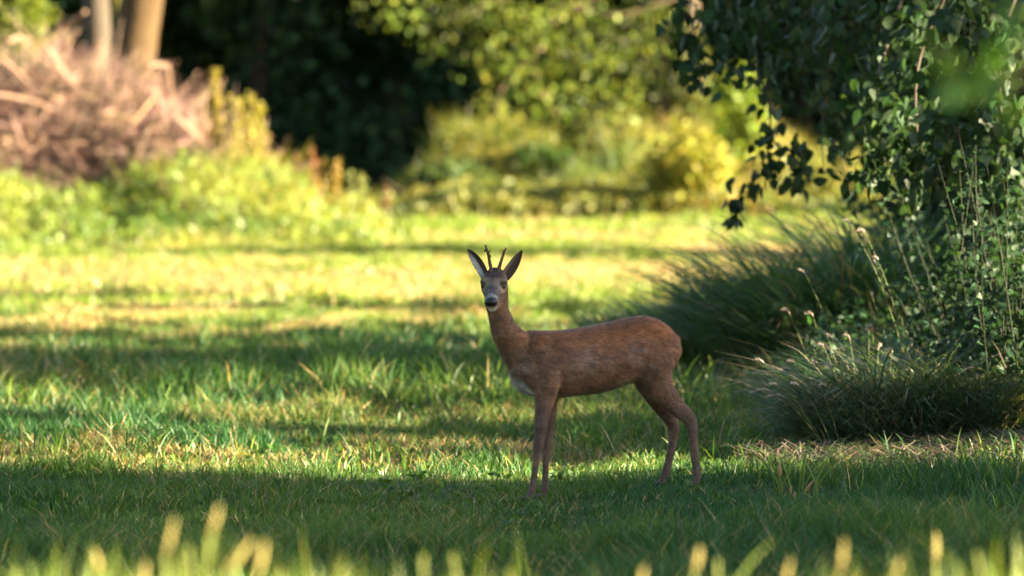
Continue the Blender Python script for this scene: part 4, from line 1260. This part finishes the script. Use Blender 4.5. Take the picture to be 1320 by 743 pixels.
# ------------------------------------------------------------------ undergrowth and trees along the far side
def undergrowth(label, px0, px1, prof, d0, d1, n, nl, colA, colB, bsize=.02, lsize=.1):
    mb = MB()
    px = px0 + (px1 - px0) * rng.random(n)
    dd = d0 + (d1 - d0) * rng.random(n)
    x = (px - 660) / F * dd
    ty = np.interp(px, prof[0], prof[1]) + 8 * rng.normal(size=n)
    depthf = (dd - d0) / (d1 - d0)
    ground = 140 + F * 1.6 / dd
    ty = ground + (ty - ground) * np.clip(.25 + .9 * depthf, 0, 1) * (.35 + 1.15 * fbm(x * 1.6, dd * .5, 71)) 
    h = np.clip(1.6 - (ty - 140) / F * dd, .12, 4)
    c = jitter_col(mixc(colA, colB, np.clip(fbm(x * .7, dd * .4, 81) * 2 - .5, 0, 1)), n, .3, .12)
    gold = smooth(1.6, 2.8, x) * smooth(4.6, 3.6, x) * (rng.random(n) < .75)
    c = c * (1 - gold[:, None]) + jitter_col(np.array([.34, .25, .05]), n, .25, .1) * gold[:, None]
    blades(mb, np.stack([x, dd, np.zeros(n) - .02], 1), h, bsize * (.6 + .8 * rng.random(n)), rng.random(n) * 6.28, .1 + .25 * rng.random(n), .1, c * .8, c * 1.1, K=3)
    px = px0 + (px1 - px0) * rng.random(nl)
    dd = d0 + (d1 - d0) * rng.random(nl)
    x = (px - 660) / F * dd
    depthf = (dd - d0) / (d1 - d0)
    ground = 140 + F * 1.6 / dd
    ty = ground + (np.interp(px, prof[0], prof[1]) - ground) * np.clip(.2 + .85 * depthf, 0, 1)
    z = np.clip((1.6 - (ty - 140) / F * dd) * (.35 + 1.15 * fbm(x * 1.6, dd * .5, 71)) * rng.random(nl) ** .6, .05, 4)
    c = jitter_col(mixc(colA, colB, np.clip(fbm(x * .7, dd * .4, 81) * 2 - .5, 0, 1)), nl, .35, .12)
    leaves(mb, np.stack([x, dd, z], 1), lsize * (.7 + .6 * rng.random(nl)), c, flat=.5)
    tag(mb.build('undergrowth', M_GRASS, kind='stuff'), label, 'undergrowth')


undergrowth('sunlit yellow green undergrowth along the far wood edge', 470, 1180, ([470, 520, 600, 700, 800, 900, 1000, 1100, 1180], [262, 218, 158, 165, 150, 128, 165, 190, 200]), 82, 92, 30000, 20000, (.065, .105, .018), (.22, .20, .04), .024, .11)

FB = 'sunlit bushes at the wood edge'
def far_shrub(px, py_top, d, wpx, label, n, ls, col, seed, **kw):
    x = U(px, 200, d)[0]
    zt = U(px, py_top, d)[2]
    r = wpx / 2 * d / F
    return shrub('far_bush', (x, d, 0), (r, r, zt / 1.75), label, n, ls, col, seed, **kw)


far_shrub(690, 185, 88, 190, 'low rounded green bush in the sunlit undergrowth', 2600, .12, (.045, .085, .016), 301)
far_shrub(565, 215, 86, 150, 'low dull green bush where the dark wood meets the sunny undergrowth', 1800, .12, (.06, .09, .025), 302)
far_shrub(892, 168, 82.5, 150, 'golden yellow bush glowing behind the hanging leaves', 2300, .12, (.22, .21, .032), 303, lumps=30)
far_shrub(946, 100, 88, 100, 'bright lime green leafy bush behind the hanging leaves', 1700, .14, (.16, .21, .03), 304)
far_shrub(790, 190, 90, 130, 'yellow green bush beside the golden one', 1500, .12, (.11, .13, .02), 305)
far_shrub(893, 70, 91, 80, 'tall olive bush hiding the foot of the boughed tree', 1300, .13, (.10, .11, .025), 308)
far_shrub(1070, 195, 84, 120, 'olive bush seen between the hanging twigs and the grass mound', 1800, .12, (.15, .15, .03), 306)
far_shrub(640, 120, 91, 70, 'slender young bush with pale leaves before the dark wood', 420, .15, (.17, .18, .03), 307)

def centre_tree():
    """the tree whose sunlit boughs hang before the dark wood"""
    d = 88.0
    b = np.array([U(896, 250, d + 4)[0], d + 4, 0])
    root = empty('boughed_tree', b, 'tree with sunlit boughs of light green leaves hanging before the dark wood', 'tree')
    g = np.random.default_rng(91)
    tp = catmull([b + [0, 0, -.1], b + [.05, .1, 1.5], b + [-.05, .2, 3.2], b + [.1, .2, 6], b + [0, .3, 9]], 5)
    MB().add(*tube(tp, np.linspace(.17, .06, len(tp)), 12, .12, 3), (.10, .072, .048)).build('trunk', M_BARK, root, smooth_shade=True)
    for s in ([(888, 50), (860, 50), (820, 58), (780, 45)], [(885, -30), (820, -20), (740, 10), (690, 60), (700, 120), (720, 150)], [(885, -60), (760, -40), (640, 0), (560, 30)], [(886, -10), (800, 20), (740, 10), (690, 10)], [(700, 60), (650, 110), (640, 150)]):
        p = catmull([U(q[0], q[1], d - .3 + .1 * i) for i, q in enumerate(s)], 6)
        MB().add(*tube(p, np.linspace(.045, .010, len(p)), 7), (.16, .11, .07)).build('bough', M_BARK, root, smooth_shade=True)
    cl = [(480, 15, 24, 30), (520, 10, 30, 50), (560, 25, 36, 80), (600, 15, 40, 110), (640, 30, 40, 120), (680, 20, 40, 130), (720, 40, 44, 150), (760, 30, 44, 150), (800, 40, 44, 150), (840, 30, 40, 120), (590, 55, 26, 40), (560, 60, 18, 22), (640, 75, 34, 80), (690, 80, 40, 110), (740, 90, 44, 130), (790, 90, 44, 130), (830, 85, 36, 90),
          (680, 110, 30, 60), (730, 130, 34, 70), (780, 140, 34, 70), (815, 130, 28, 50), (690, 140, 22, 30), (640, 130, 16, 20), (655, 160, 14, 16), (645, 180, 10, 10), (720, 160, 24, 26), (800, 160, 24, 26), (860, 110, 24, 30), (865, 20, 26, 60)]
    mb = MB()
    for (px, py, sp_, n) in cl:
        c = U(px, py, d - .3 + .6 * g.normal())
        m = sp_ * d / F
        n = int(n * .9)
        kb = (.3, .55, .9, 1.35)[g.integers(0, 4)]  # clump tone steps paint dark gaps and bright leaves into the foliage
        P = c + g.normal(size=(n, 3)) * np.array([.6 * m, 1.0 * m, .6 * m])
        leaves(mb, P, .085 + .06 * g.random(n), jitter_col(mixc((.06, .10, .016), (.16, .18, .026), g.random(n)) * kb, n, .3, .12), axis=np.tile([-.2, 0, -.6], (n, 1)), flat=.8)
    n = 6000
    P = crown_points(n, b + [-1.5, .5, 6.8], (4.2, 3.2, 3.0), .4, 14, 6)
    leaves(mb, P, .2 + .08 * g.random(n), jitter_col(np.array([.05, .075, .014]), n, .5, .12))
    mb.build('crown', M_LEAF, root)


centre_tree()

# dark wood behind
WOOD = 'trees of the dark wood behind the meadow'
spots = [(-13, 101), (-9.5, 104), (-7.0, 99.5), (-4.6, 102), (-2.2, 105.5), (.3, 101.5), (2.6, 99), (5.2, 102), (8.0, 99), (11.0, 103), (14.5, 100), (-6, 110), (-1.5, 112), (3.5, 111), (8.5, 112), (-11, 113), (13, 113)]
wp = None
for i, (x, y) in enumerate(spots):
    if wp is None:
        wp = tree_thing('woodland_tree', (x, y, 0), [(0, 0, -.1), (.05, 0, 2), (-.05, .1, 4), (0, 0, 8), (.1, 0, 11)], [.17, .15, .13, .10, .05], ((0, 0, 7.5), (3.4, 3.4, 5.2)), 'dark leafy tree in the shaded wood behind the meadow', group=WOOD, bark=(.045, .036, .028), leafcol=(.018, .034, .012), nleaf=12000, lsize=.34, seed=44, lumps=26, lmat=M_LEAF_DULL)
    else:
        copy_tree(wp, (x, y, 0), 1.7 * i, (1 + .12 * math.sin(i * 2.3),) * 3)

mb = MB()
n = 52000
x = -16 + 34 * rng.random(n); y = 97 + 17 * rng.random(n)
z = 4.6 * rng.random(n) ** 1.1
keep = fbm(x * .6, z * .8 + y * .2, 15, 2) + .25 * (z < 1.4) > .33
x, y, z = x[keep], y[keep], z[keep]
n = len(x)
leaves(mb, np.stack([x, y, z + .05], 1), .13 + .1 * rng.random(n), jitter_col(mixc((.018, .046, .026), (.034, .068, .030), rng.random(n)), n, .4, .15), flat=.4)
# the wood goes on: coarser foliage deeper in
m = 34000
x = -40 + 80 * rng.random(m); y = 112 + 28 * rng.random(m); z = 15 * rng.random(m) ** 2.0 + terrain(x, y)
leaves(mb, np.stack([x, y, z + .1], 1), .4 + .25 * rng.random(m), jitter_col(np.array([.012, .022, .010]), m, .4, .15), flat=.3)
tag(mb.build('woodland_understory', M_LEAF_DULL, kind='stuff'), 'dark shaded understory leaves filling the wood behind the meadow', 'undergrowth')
